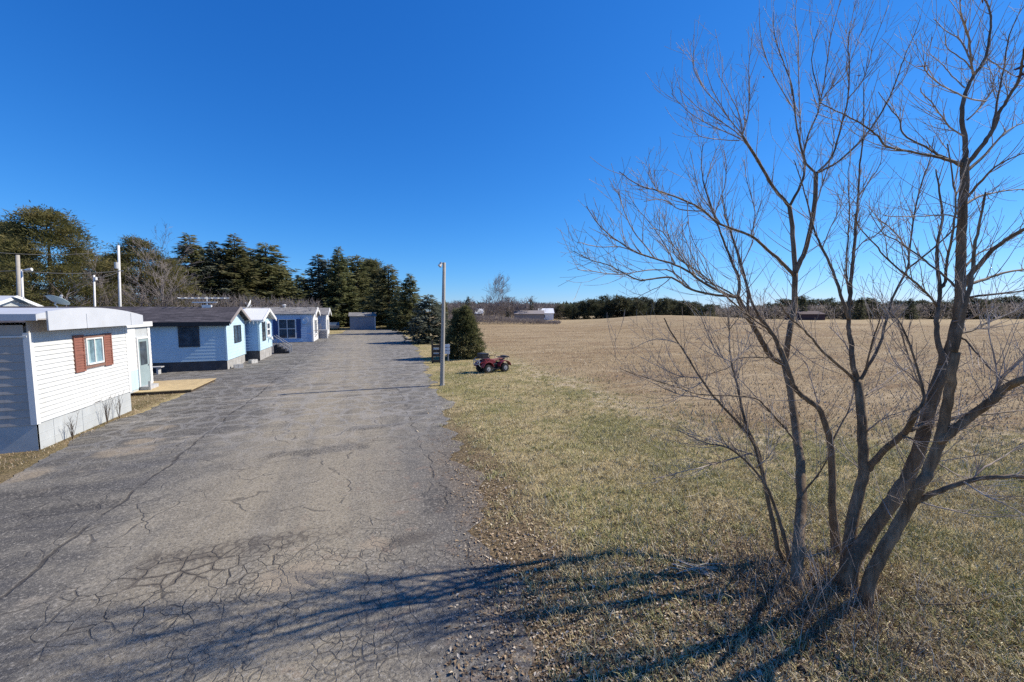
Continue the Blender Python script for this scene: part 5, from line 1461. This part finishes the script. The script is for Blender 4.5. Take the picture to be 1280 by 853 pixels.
# stem, nodes in photograph pixels, radius at start, radius at end, depth at start (None: that of the wood it leaves), depth change
SPEC = [
 # B : left main stem, leaning away
 ('B', [(1000,768),(996,735),(997,690),(1002,620),(998,560),(990,500),(981,456)], .084, .050, 4.88, 1.95),
 ('B', [(981,456),(986,420),(992,385),(994,342)], .050, .044, None, .15),
 ('B', [(994,342),(991,295),(987,258)], .040, .034, None, .1),
 ('B', [(987,258),(968,236),(946,199),(928,170)], .028, .020, None, -.25),
 ('B', [(928,170),(936,140),(937,103),(936,80),(942,36)], .012, .004, None, .1),
 ('B', [(928,170),(924,144),(912,118),(898,95)], .010, .004, None, -.2),
 ('B', [(928,170),(900,134),(880,111),(867,85),(867,64)], .011, .004, None, -.3),
 ('B', [(912,150),(890,111),(882,85)], .008, .003, None, .1),
 ('B', [(928,172),(906,155),(872,134),(846,108)], .010, .003, None, .2),
 ('B', [(926,174),(885,155),(859,139),(839,117)], .009, .003, None, -.1),
 ('B', [(924,176),(895,174),(872,169),(864,147)], .008, .003, None, -.4),
 ('B', [(987,258),(1001,231),(1006,207),(1000,178),(995,153),(990,108),(978,75),(968,44),(967,15)], .024, .005, None, .25),
 ('B', [(995,140),(988,130),(967,95),(952,54),(949,10)], .012, .004, None, -.2),
 ('B', [(990,120),(984,80),(976,50),(974,38)], .008, .003, None, .2),
 ('B', [(1000,178),(1000,140),(998,90),(998,49),(994,23),(997,-12)], .012, .004, None, .3),
 ('B', [(994,342),(1001,325),(1008,308),(1018,261),(1020,217)], .042, .032, None, -.1),
 ('B', [(1020,217),(1005,199),(1010,170),(1022,142),(1024,120),(1015,83),(1018,52),(1026,28)], .020, .004, None, .2),
 ('B', [(1022,142),(1030,105),(1034,77),(1040,39),(1053,-5)], .014, .004, None, -.3),
 ('B', [(1024,128),(1040,110),(1057,90),(1070,59),(1083,23),(1096,-8)], .015, .004, None, .35),
 ('B', [(1057,90),(1061,60),(1061,42),(1072,-5)], .010, .004, None, -.1),
 ('B', [(1020,217),(1040,196),(1052,155),(1060,124),(1062,85),(1060,58),(1062,40)], .022, .005, None, -.35),
 ('B', [(1060,124),(1077,103),(1086,80),(1093,52),(1111,7)], .012, .004, None, .1),
 ('B', [(1020,217),(1048,202),(1077,175),(1098,147),(1116,113),(1126,85),(1133,65),(1144,41),(1151,20)], .020, .004, None, .5),
 ('B', [(1116,113),(1130,98),(1139,72)], .007, .003, None, -.2),
 ('B', [(1018,261),(1030,225),(1042,180),(1040,150),(1034,120)], .012, .004, None, .3),
 ('B', [(993,345),(975,326),(960,313),(939,295),(900,280),(880,264),(859,252),(823,239),(800,232),(774,215)], .030, .005, None, -1.0),
 ('B', [(900,280),(889,262),(874,240),(868,214),(862,185)], .012, .003, None, .3),
 ('B', [(859,252),(860,275),(866,300),(880,322)], .008, .003, None, -.3),
 ('B', [(939,295),(944,265),(934,228),(930,200)], .011, .003, None, .4),
 ('B', [(880,264),(850,262),(830,250),(805,252)], .009, .003, None, -.3),
 ('B', [(823,239),(812,222),(812,205)], .006, .002, None, .2),
 # limb splitting left from the crotch at 981,456
 ('B', [(981,456),(964,446),(948,418),(932,392),(922,371)], .052, .036, None, -.25),
 ('B', [(922,371),(924,350),(915,329),(904,300),(893,270),(881,234),(877,205),(879,180)], .026, .005, None, .3),
 ('B', [(881,234),(889,205),(898,182)], .009, .003, None, .2),
 ('B', [(893,270),(905,235),(908,210),(905,188)], .010, .003, None, -.4),
 ('B', [(935,395),(934,360),(926,334),(918,305),(910,282),(903,252),(903,220)], .024, .005, None, .6),
 ('B', [(926,334),(940,305),(943,280),(952,252)], .010, .003, None, .2),
 ('B', [(922,371),(911,369),(885,357),(864,342),(844,331),(820,324),(792,314),(766,297),(748,281),(733,258)], .026, .004, None, -.7),
 ('B', [(820,324),(800,300),(787,280),(778,258),(772,238)], .010, .003, None, -.2),
 ('B', [(844,331),(830,305),(812,278),(797,262),(785,243)], .011, .003, None, .4),
 ('B', [(792,314),(775,309),(750,309),(722,303)], .008, .003, None, -.3),
 ('B', [(864,342),(850,318),(838,304),(828,290),(812,285)], .010, .003, None, -.4),
 ('B', [(924,374),(905,362),(880,350),(866,335),(846,322),(838,300),(828,270)], .016, .003, None, .5),
 ('B', [(920,372),(890,368),(864,362),(839,347),(815,349),(797,350),(775,339),(759,331),(738,325),(716,314)], .020, .003, None, -.5),
 ('B', [(839,347),(825,358),(810,365),(795,373)], .008, .003, None, .2),
 ('B', [(864,362),(840,340),(810,338),(780,343),(750,341),(722,337)], .012, .003, None, -.6),
 ('B', [(885,357),(870,330),(857,300),(852,280)], .011, .003, None, .5),
 # C : slim stem crossing behind B
 ('C', [(1047,690),(1041,640),(1040,585),(1036,545),(1026,515),(1010,500),(996,488),(988,470),(978,440),(962,412),(948,395)], .055, .026, 5.9, .5),
 ('C', [(948,395),(938,372),(928,335),(922,313),(912,285),(904,250)], .022, .005, None, .3),
 ('C', [(962,412),(940,398),(905,368),(880,345),(858,330),(840,312)], .016, .004, None, -.4),
 ('C', [(988,470),(975,445),(968,425),(955,408),(940,388),(925,372)], .016, .006, None, .3),
 ('C', [(1039,555),(1052,530),(1062,510),(1067,488),(1064,470)], .016, .005, None, .2),
 ('C', [(1026,515),(1015,480),(1008,455),(990,440)], .010, .003, None, .3),
 # D : middle upright stem
 ('D', [(1052,748),(1058,712),(1062,678),(1068,637),(1079,597),(1078,550),(1076,505),(1072,476)], .084, .052, 5.14, .70),
 ('D', [(1072,476),(1067,459),(1063,423),(1061,403),(1063,355),(1067,316),(1070,277),(1073,246),(1075,205),(1079,168),(1080,103)], .040, .006, None, .35),
 ('D', [(1065,380),(1058,345),(1060,300),(1062,262),(1060,225),(1064,190)], .016, .004, None, .4),
 ('D', [(1072,478),(1053,461),(1030,441),(1012,420),(1000,408),(985,395),(975,378)], .026, .006, None, -.3),
 ('D', [(1061,400),(1054,378),(1041,339),(1028,311),(1018,288),(1010,257),(1001,225),(992,200)], .028, .005, None, .25),
 ('D', [(1028,311),(1038,285),(1050,260),(1056,225)], .010, .003, None, .2),
 ('D', [(1073,478),(1082,464),(1098,435),(1106,408),(1116,373),(1134,337),(1137,316),(1144,262),(1155,221),(1162,200),(1168,170)], .036, .006, None, .5),
 ('D', [(1134,337),(1160,316),(1191,288),(1204,270)], .022, .008, None, -.3),
 ('D', [(1137,316),(1118,290),(1100,275),(1082,255)], .012, .004, None, .3),
 ('D', [(1082,464),(1090,430),(1098,405),(1104,385)], .014, .005, None, -.2),
 ('D', [(1070,470),(1062,440),(1048,420),(1036,408)], .012, .005, None, .3),
 ('D', [(1073,246),(1088,225),(1100,205),(1103,180)], .010, .003, None, .2),
 ('D', [(1067,316),(1082,300),(1100,290),(1112,270)], .009, .003, None, -.3),
 ('D', [(1080,590),(1086,585),(1107,562),(1131,541),(1145,515)], .046, .032, None, -.35),
 ('D', [(1145,515),(1155,497),(1147,463),(1135,426),(1124,402),(1110,390)], .020, .005, None, .1),
 ('D', [(1131,541),(1143,536),(1165,526),(1194,522),(1224,519),(1280,513)], .026, .010, None, .5),
 ('D', [(1128,546),(1140,549),(1150,560)], .016, .008, None, -.1),
 ('D', [(1083,540),(1105,523),(1140,511)], .012, .005, None, -.3),
 ('D', [(1082,495),(1100,482),(1125,465),(1140,458)], .010, .004, None, .3),
 # E : strongest, leaning right
 ('E', [(1058,742),(1064,706),(1084,672),(1108,637),(1124,614),(1139,588),(1154,545),(1162,508),(1173,478),(1183,450),(1192,425),(1197,402)], .094, .060, 5.08, .20),
 ('E', [(1197,402),(1200,368),(1201,342),(1201,303),(1203,264),(1206,226),(1206,200)], .060, .044, None, .1),
 ('E', [(1206,200),(1206,178),(1202,142),(1209,111),(1217,95),(1232,72),(1238,41),(1238,15),(1229,-5)], .032, .009, None, .2),
 ('E', [(1178,456),(1176,440),(1171,420),(1172,395),(1175,365),(1171,308),(1178,275),(1174,239),(1170,212)], .040, .008, None, .35),
 ('E', [(1176,360),(1182,352),(1184,324),(1192,285),(1194,250),(1190,215),(1184,180)], .026, .006, None, -.2),
 ('E', [(1203,208),(1180,199),(1168,196),(1139,190),(1108,183),(1098,171),(1077,155),(1052,142),(1024,128)], .020, .005, None, -.55),
 ('E', [(1202,205),(1178,196),(1155,183),(1129,168),(1125,150),(1112,135),(1098,115)], .018, .004, None, .2),
 ('E', [(1202,275),(1185,269),(1160,270),(1130,271),(1105,270)], .011, .004, None, -.3),
 ('E', [(1206,355),(1219,337),(1240,313),(1260,298),(1284,284),(1310,268)], .034, .012, None, -.4),
 ('E', [(1207,357),(1232,349),(1253,342),(1280,337),(1315,330)], .024, .008, None, .4),
 ('E', [(1204,373),(1232,369),(1280,364),(1310,360)], .018, .006, None, -.2),
 ('E', [(1206,335),(1222,318),(1240,310),(1262,300)], .014, .005, None, .3),
 ('E', [(1205,257),(1224,246),(1248,240),(1284,236)], .018, .006, None, .5),
 ('E', [(1206,250),(1228,225),(1250,205),(1284,190)], .018, .005, None, -.4),
 ('E', [(1207,216),(1232,193),(1258,165),(1284,152)], .022, .006, None, .3),
 ('E', [(1207,208),(1227,183),(1240,165),(1248,144),(1258,126),(1273,101),(1279,70),(1284,45)], .030, .010, None, -.2),
 ('E', [(1258,126),(1268,108),(1282,108)], .010, .004, None, .1),
 ('E', [(1217,95),(1213,70),(1211,45),(1201,15),(1200,-8)], .013, .005, None, -.3),
 ('E', [(1213,75),(1200,50),(1184,40),(1167,24)], .010, .003, None, .2),
 ('E', [(1217,90),(1205,76),(1184,60),(1182,45)], .009, .003, None, -.2),
 ('E', [(1206,110),(1190,95),(1175,78),(1161,68)], .009, .003, None, .3),
 ('E', [(1232,127),(1215,124),(1190,114),(1167,100),(1158,90),(1155,82)], .011, .003, None, -.4),
 ('E', [(1232,72),(1250,84),(1270,96),(1285,100)], .009, .003, None, .2),
 ('E', [(1205,170),(1188,160),(1180,150),(1168,132),(1152,115),(1151,110)], .011, .003, None, -.3),
 ('E', [(1240,165),(1246,130),(1255,85),(1262,45),(1275,15),(1284,4)], .014, .004, None, .4),
 ('E', [(1209,150),(1222,138),(1238,118),(1242,100),(1232,75)], .011, .004, None, .4),
 ('E', [(1172,385),(1160,368),(1140,350),(1110,325),(1093,305),(1075,285),(1068,268)], .016, .004, None, -.5),
 ('E', [(1196,360),(1180,345),(1155,325),(1120,300),(1104,292),(1085,262)], .015, .004, None, .4),
 ('E', [(1196,418),(1218,412),(1232,405),(1252,396),(1290,380)], .020, .006, None, .4),
 ('E', [(1199,421),(1210,428),(1228,450),(1244,466),(1262,477),(1285,486)], .014, .006, None, -.5),
 ('E', [(1192,402),(1212,398),(1225,392),(1230,385)], .012, .005, None, -.4),
 ('E', [(1158,500),(1148,478),(1138,452),(1130,425),(1122,400)], .011, .003, None, -.3),
 ('E', [(1160,498),(1140,470),(1120,455),(1108,428)], .009, .003, None, .2),
 # F : lowest, leaning right in front
 ('F', [(1086,768),(1082,745),(1092,713),(1111,678),(1132,640),(1150,606),(1161,588),(1173,555),(1181,522),(1186,492),(1190,465),(1196,440)], .080, .040, 4.87, -.35),
 ('F', [(1192,440),(1200,410),(1206,380),(1215,345),(1218,310),(1226,275),(1232,240)], .036, .007, None, -.1),
 ('F', [(1172,552),(1194,537),(1218,517),(1241,500),(1256,486),(1276,476),(1300,468)], .052, .036, None, -.3),
 ('F', [(1241,500),(1250,478),(1270,455),(1290,440)], .020, .007, None, .2),
 ('F', [(1218,517),(1232,508),(1246,480),(1244,450),(1236,415),(1240,380)], .012, .004, None, .2),
 ('F', [(1144,628),(1162,619),(1181,611),(1213,601),(1246,596),(1282,597),(1310,600)], .034, .018, None, -.35),
 ('F', [(1205,603),(1228,618),(1255,630),(1285,646)], .012, .006, None, -.2),
 ('F', [(1150,628),(1185,637),(1230,646),(1270,645)], .010, .004, None, -.2),
 ('F', [(1165,575),(1190,590),(1215,603),(1240,625)], .010, .004, None, .4),
 ('F', [(1213,601),(1232,584),(1262,566),(1285,550)], .010, .004, None, .2),
 # A : thin stems at the left foot
 ('A', [(988,706),(974,690),(968,660),(960,625),(955,600),(944,559),(932,540),(921,527),(897,501),(876,473),(857,442),(839,416),(830,398)], .040, .008, 5.6, .35),
 ('A', [(990,712),(979,667),(970,638),(961,615),(946,590),(925,570),(905,558),(880,553),(846,538)], .030, .005, 5.55, -.3),
 ('A', [(955,600),(948,565),(940,548),(932,531),(923,489),(918,468),(914,453)], .026, .014, None, .2),
 ('A', [(914,453),(897,442),(883,414),(876,395)], .010, .003, None, .3),
 ('A', [(914,453),(911,430),(911,400),(906,380)], .009, .003, None, -.3),
 ('A', [(914,453),(930,440),(945,425)], .008, .003, None, .2),
 ('A', [(939,567),(911,575),(890,581),(862,588),(815,599)], .013, .004, None, -.5),
 ('A', [(950,572),(921,562),(897,552),(870,545),(846,538)], .010, .003, None, .3),
 ('A', [(897,501),(870,496),(845,492),(815,478),(780,463)], .010, .003, None, -.4),
 ('A', [(876,473),(850,470),(830,462),(800,446)], .009, .003, None, .3),
 ('A', [(880,476),(862,486),(845,478),(828,478)], .008, .003, None, -.2),
 ('A', [(857,442),(848,430),(820,424),(790,436)], .007, .002, None, .2),
 ('A', [(945,585),(962,570),(975,545)], .008, .003, None, -.2),
 ('B', [(997,560),(989,545),(977,531),(958,510),(944,498),(911,495),(874,493),(839,482),(810,473),(775,461)], .018, .004, None, -.7),
 ('B', [(984,462),(979,456),(970,448),(955,447),(925,448),(911,459),(893,466),(877,471)], .014, .005, None, -.45),
 ('B', [(1002,620),(1012,606),(1024,592),(1036,570)], .016, .006, None, -.2),
 ('B', [(958,510),(930,480),(915,462),(898,440)], .009, .003, None, .3),
 ('B', [(985,440),(972,425),(950,410),(925,405),(900,412),(870,425)], .011, .003, None, -.6),
 ('B', [(987,430),(1005,445),(1030,460),(1052,468)], .009, .003, None, -.3),
]
placed = []            # (px, py, D)
def depth_near(x, y, stem):
    best = min((( (a-x)**2+(b_-y)**2 + (0 if s_ == stem else 150), D, r_) for a, b_, D, r_, s_ in placed), key=lambda q: q[0])
    return best[1], best[2]
def cr_interp(P, sub):
    out = []
    for i_ in range(len(P)-1):
        p0 = P[max(i_-1,0)]; p1 = P[i_]; p2 = P[i_+1]; p3 = P[min(i_+2,len(P)-1)]
        for q in range(sub):
            t_ = q/sub
            out.append(0.5*((2*p1)+(p2-p0)*t_+(2*p0-5*p1+4*p2-p3)*t_*t_+(3*p1-p0-3*p2+p3)*t_**3))
    out.append(P[-1]); return out

STEM = {s_: (MB(), MB(), MB()) for s_ in 'ABCDEF'}
BR = []
first = set()
for stem, nodes, r0, r1, D0, dd_ in SPEC:
    trunk_piece = D0 is not None
    if D0 is None:
        D0, pr = depth_near(nodes[0][0], nodes[0][1], stem)
        r0 = min(r0, pr*0.95)
    n_ = len(nodes); P = []
    cum = [0]
    for i_ in range(1, n_): cum.append(cum[-1]+math.dist(nodes[i_], nodes[i_-1]))
    for i_, (x, y) in enumerate(nodes):
        f_ = cum[i_]/cum[-1]
        D = D0 + dd_*(1.0 if trunk_piece else 1.9)*(f_**1.15) + (rt.gauss(0, 0.03) if 0 < i_ else 0)
        P.append(dp(x, y, D))
    if trunk_piece and stem != 'A': P[0].z = min(P[0].z, -0.05)
    if trunk_piece and stem in 'AC':
        P[0] = Vector((P[0].x, P[0].y, -0.06))
    sub = 4 if n_ > 2 else 6
    Q = cr_interp(P, sub)
    m_ = len(Q); rad = []
    for i_ in range(m_):
        f_ = i_/(m_-1)
        r_ = r0 + (max(r1, 0.0042)-r0)*f_**0.85
        if trunk_piece and i_ < 5: r_ *= 1 + 0.5*(1-i_/5)**1.5
        r_ *= 1 + 0.02*math.sin(i_*2.3+r0*700)
        rad.append(r_)
        if 0 < i_ < m_-1: Q[i_] = Q[i_] + Vector((rt.gauss(0,1), rt.gauss(0,1), rt.gauss(0,1)))*min(0.0045, 0.0022+r_*0.06)
    for i_ in range(0, m_, 2):
        f_ = i_/(m_-1)
        v_ = Q[i_]-Vector((0,0,H)); dz = v_.dot(CF)
        placed.append((640+F*v_.dot(CR)/dz, 426.5-F*v_.dot(CU)/dz, Q[i_].dot(CF0), rad[i_], stem))
    tgt = STEM[stem][0] if r0 > 0.03 and (trunk_piece or r0 >= 0.048) else STEM[stem][1]
    if tgt is STEM[stem][1] and r0 > 0.013: tgt = STEM[stem][2]
    tgt.tube([q - TO for q in Q], rad, 14 if r0 > 0.05 else (8 if r0 > 0.02 else 6))
    BR.append((stem, Q, rad, trunk_piece))

def shoot(mb, p, d, L, r_, lev):
    n_ = 6 if lev == 0 else 4
    pts = [p - TO]; rr = [r_]; q = p.copy(); d = d.normalized(); dirs = [d]
    kink = 0.055 if lev == 0 else 0.09
    for i_ in range(n_):
        d = (d + Vector((rt.gauss(0,kink), rt.gauss(0,kink), 0.085+rt.gauss(0,kink*0.7)))).normalized()
        q = q + d*L/n_
        pts.append(q - TO); rr.append(max(0.0023, r_*(1-0.72*(i_+1)/n_))); dirs.append(d)
    mb.tube(pts, rr, 4 if lev == 0 else 3, cap=False)
    if lev < 2 and L > 0.16:
        for k_ in range(rt.randint(0, 3) if lev == 0 else rt.randint(0, 1)):
            i_ = rt.randint(1, n_-1)
            o_ = Vector((rt.gauss(0,1), rt.gauss(0,1), rt.gauss(0,1))); o_ = (o_ - dirs[i_]*o_.dot(dirs[i_])).normalized()
            shoot(mb, pts[i_]+TO, dirs[i_]*0.75 + o_*0.75 + Vector((0,0,0.15)), L*(0.3+0.4*rt.random()), max(0.0025, rr[i_]*0.7), lev+1)
for stem, Q, rad, trunk_piece in BR:
    L = sum((Q[i_+1]-Q[i_]).length for i_ in range(len(Q)-1))
    dens = 7.4 if rad[0] < 0.03 else (7.0 if rad[0] < 0.055 else 5.5)
    if stem in 'A' : dens *= 1.5
    for k_ in range(int(L*dens + rt.random())):
        f_ = (0.12 if rad[0] < 0.03 else 0.3) + 0.86*rt.random()
        if f_ >= 0.98: continue
        i_ = int(f_*(len(Q)-1))
        p = Q[i_].lerp(Q[i_+1], rt.random())
        t_ = (Q[i_+1]-Q[i_]).normalized()
        o_ = Vector((rt.gauss(0,1), rt.gauss(0,1), rt.gauss(0,1))); o_ = (o_ - t_*o_.dot(t_)).normalized()
        if rad[i_] > 0.03: nd = o_*0.9 + t_*0.5 + Vector((0,0,0.1))
        else: nd = t_*(0.85+0.3*rt.random()) + o_*(0.38+0.30*rt.random()) + Vector((0,0,0.12))
        ln_ = (0.18+0.80*rt.random()**1.3)*(1.15-0.4*f_)
        if rad[i_] > 0.028: ln_ *= 1.45
        if p.z < 0.8: ln_ *= 0.6
        if (p + nd.normalized()*ln_).dot(CF0) < 2.2: continue
        shoot(STEM[stem][1], p, nd, ln_, min(rad[i_]*0.6, 0.0046+0.0022*rt.random()), 0)
    # a last shoot carrying on from the tip
    if not trunk_piece and rad[-1] < 0.012 and Q[-1].dot(CR) > -0.1 and False:
        d_ = (Q[-1]-Q[-2]).normalized()
        for k_ in range(2):
            shoot(STEM[stem][1], Q[-1], d_ + Vector((rt.gauss(0,.25), rt.gauss(0,.25), 0.1)), 0.1+0.25*rt.random(), rad[-1]*0.8, 1)
for k_ in range(34):
    a = gp(1035+rt.gauss(0,45), 738+rt.gauss(0,22))
    shoot(STEM['D'][1], Vector((a[0], a[1], -0.02)), Vector((rt.gauss(0,.35), rt.gauss(0,.35), 1)), 0.35+0.75*rt.random(), 0.0055, 0)
for s_ in 'BCDEFA':
    tr, cr, md = STEM[s_]
    n2 = len(md.f); md.add(cr.v, cr.f)
    a = tr.build('trunk', M['bark'], TREE, smooth=True)
    md.build('branches', M['bark_mid'], a, smooth=True, mat2=M['twig'], n2=n2)
# the few dead leaves that still hang in it
for px, py, sz in ((954, 97, .035), (1073, 95, .05), (1152, 84, .06), (1278, 82, .10), (1279, 92, .08), (1229, 0, .05)):
    D, _ = depth_near(px, py, 'x')
    c = dp(px, py, D) - TO
    mb = MB(); a = Vector((rt.gauss(0,1), rt.gauss(0,1), rt.gauss(0,.6))).normalized(); b_ = a.orthogonal().normalized(); n_ = a.cross(b_)
    row = []
    for f_, w_ in ((-1,0.02), (-.5,.5), (0.1,.62), (.6,.35), (1.0,.03)):
        for sg, up_ in ((-1,.25), (0,0), (1,.25)): row.append(c + a*f_*sz + b_*sg*w_*sz*0.75 + n_*up_*w_*sz + n_*0.2*sz*f_*f_)
    mb.add(row, [(i_*3+j, i_*3+j+1, i_*3+j+4, i_*3+j+3) for i_ in range(4) for j in range(2)])
    mb.build('dry_leaf', M['dryleaf'], TREE, smooth=True)

# ------------------------------------------------------------------ things lying round its foot
def stick(name, label, cat, pts_px, r_, mat, z0=0.02, lift=0.0, forks=0, group=None):
    P = []
    for i_, (x, y) in enumerate(pts_px):
        a = gp(x, y); P.append(Vector((a[0], a[1], zg(*a)+z0+lift*math.sin(math.pi*i_/(len(pts_px)-1)))))
    base = P[0].copy(); base.z = 0
    Q = [q-base for q in cr_interp(P, 4)]
    o_ = thing(name, label, cat, base, 0, group)
    mb = MB(); mb.tube(Q, [r_*(1-0.6*i_/(len(Q)-1)) for i_ in range(len(Q))], 7)
    mb.build('branch', M[mat], o_, smooth=True)
    mb = MB()
    for k_ in range(forks):
        i_ = rt.randint(2, len(Q)-3); d_ = (Q[i_+1]-Q[i_]).normalized()
        s_ = Vector((-d_.y, d_.x, 0.12))*rt.choice((-1,1))
        l_ = 0.1+0.25*rt.random()
        mb = MB(); mb.tube([Q[i_], Q[i_]+(d_+s_*0.6)*l_*.5, Q[i_]+(d_*1.1+s_*0.9)*l_+Vector((0,0,.02))], [r_*.5, r_*.4, r_*.2], 5)
        mb.build('side_twig', M[mat], o_, smooth=True)
    return o_
stick('fallen_branch', 'pale peeled stick lying right of the stem feet', 'branch', [(1094,741),(1112,757),(1136,778)], 0.011, 'bone', 0.03, 0, 2)
stick('fallen_branch', 'long dark curved branch lying on the grass at the right edge', 'branch', [(1150,756),(1178,760),(1210,760),(1254,746),(1290,728)], 0.009, 'bark_dark', 0.03, 0.05, 3)
stick('fallen_branch', 'dark reddish broken branch below the right foot of the tree', 'branch', [(1096,806),(1125,800),(1158,792),(1176,778)], 0.012, 'bark_dark', 0.03, 0.02, 3)
stick('fallen_branch', 'dark short log in the litter at the bottom edge below the tree', 'branch', [(1000,838),(1022,846),(1045,858)], 0.03, 'bark_dark', 0.03, 0, 1)
stick('fallen_branch', 'thin brown branch lying across the litter left of the stem feet', 'branch', [(935,770),(965,760),(990,752)], 0.009, 'bark_dark', 0.03, 0, 2)
a = gp(868, 712)
tp = thing('twig_pile', 'small pile of pale broken twigs on the litter left of the tree', 'twig pile', (a[0], a[1], zg(*a)))
for k_ in range(16):
    mb = MB(); x, y, z = rt.gauss(0,.08), rt.gauss(0,.07), 0.02+0.05*rt.random(); an_ = R(-38)+rt.gauss(0,.35); l_ = 0.12+0.22*rt.random()
    d_ = Vector((math.cos(an_), math.sin(an_), rt.gauss(0.03,.08)))
    mb.tube([Vector((x,y,z))-d_*l_, Vector((x,y,z+.01)), Vector((x,y,z))+d_*l_], [.007,.0065,.003], 5)
    mb.build('twig', M['bone'] if k_ % 3 else M['twig'], tp)
# dead weeds and suckers about the base
def t_weed(x, y, s, d):
    r2 = (x-tx_+0.1)**2 + (y-ty_-0.15)**2
    return rng.random(len(x)) < np.exp(-r2/0.55)
blades('dead_weeds', scatter(2600, 3.5, 8, 0.2, t_weed), 0.06, 0.38, 0.0035, 0.75, M['litter'], 'tangle of dead weeds round the feet of the bare tree')
def t_weed2(x, y, s, d):
    r2 = ((x-tx_-0.2)/1.0)**2 + ((y-ty_+0.2)/1.0)**2
    return rng.random(len(x)) < np.exp(-r2/2.4)
blades('long_dead_grass', scatter(7000, 2.5, 9, 0.2, t_weed2), 0.05, 0.22, 0.0035, 1.0, M['litter'], 'long flattened dead grass beneath the bare tree')
# dry weed stalks against the skirting of the nearest home
for q, (y, hh, lb) in enumerate(((14.95, .75, 'dry weed stalk against the white skirting near its left corner'), (16.6, .95, 'taller branching dry weed below the torn siding'), (17.3, 1.0, 'tallest dry weed stalk near the right end of the white skirting'))):
    o_ = thing('dry_weed', lb, 'weed', (-8.02, y, 0), 0, 'dry weeds along the white skirting')
    mb = MB()
    for k_ in range(9):
        a = rt.gauss(0,.28); l_ = hh*(0.5+0.5*rt.random())
        mb.tube([(0,0,-.02), (rt.gauss(0,.02), a*l_*.4, l_*.5), (rt.gauss(0,.05), a*l_, l_)], [.006,.005,.002], 4)
        for j in range(3):
            f_ = .4+.5*rt.random(); s_ = rt.choice((-1,1))
            mb.tube([(0,a*l_*f_*.9,l_*f_), (0,a*l_*f_+s_*.08,l_*f_+.1)], [.003,.0015], 3)
    mb.build('stems', M['bark_dark'], o_)
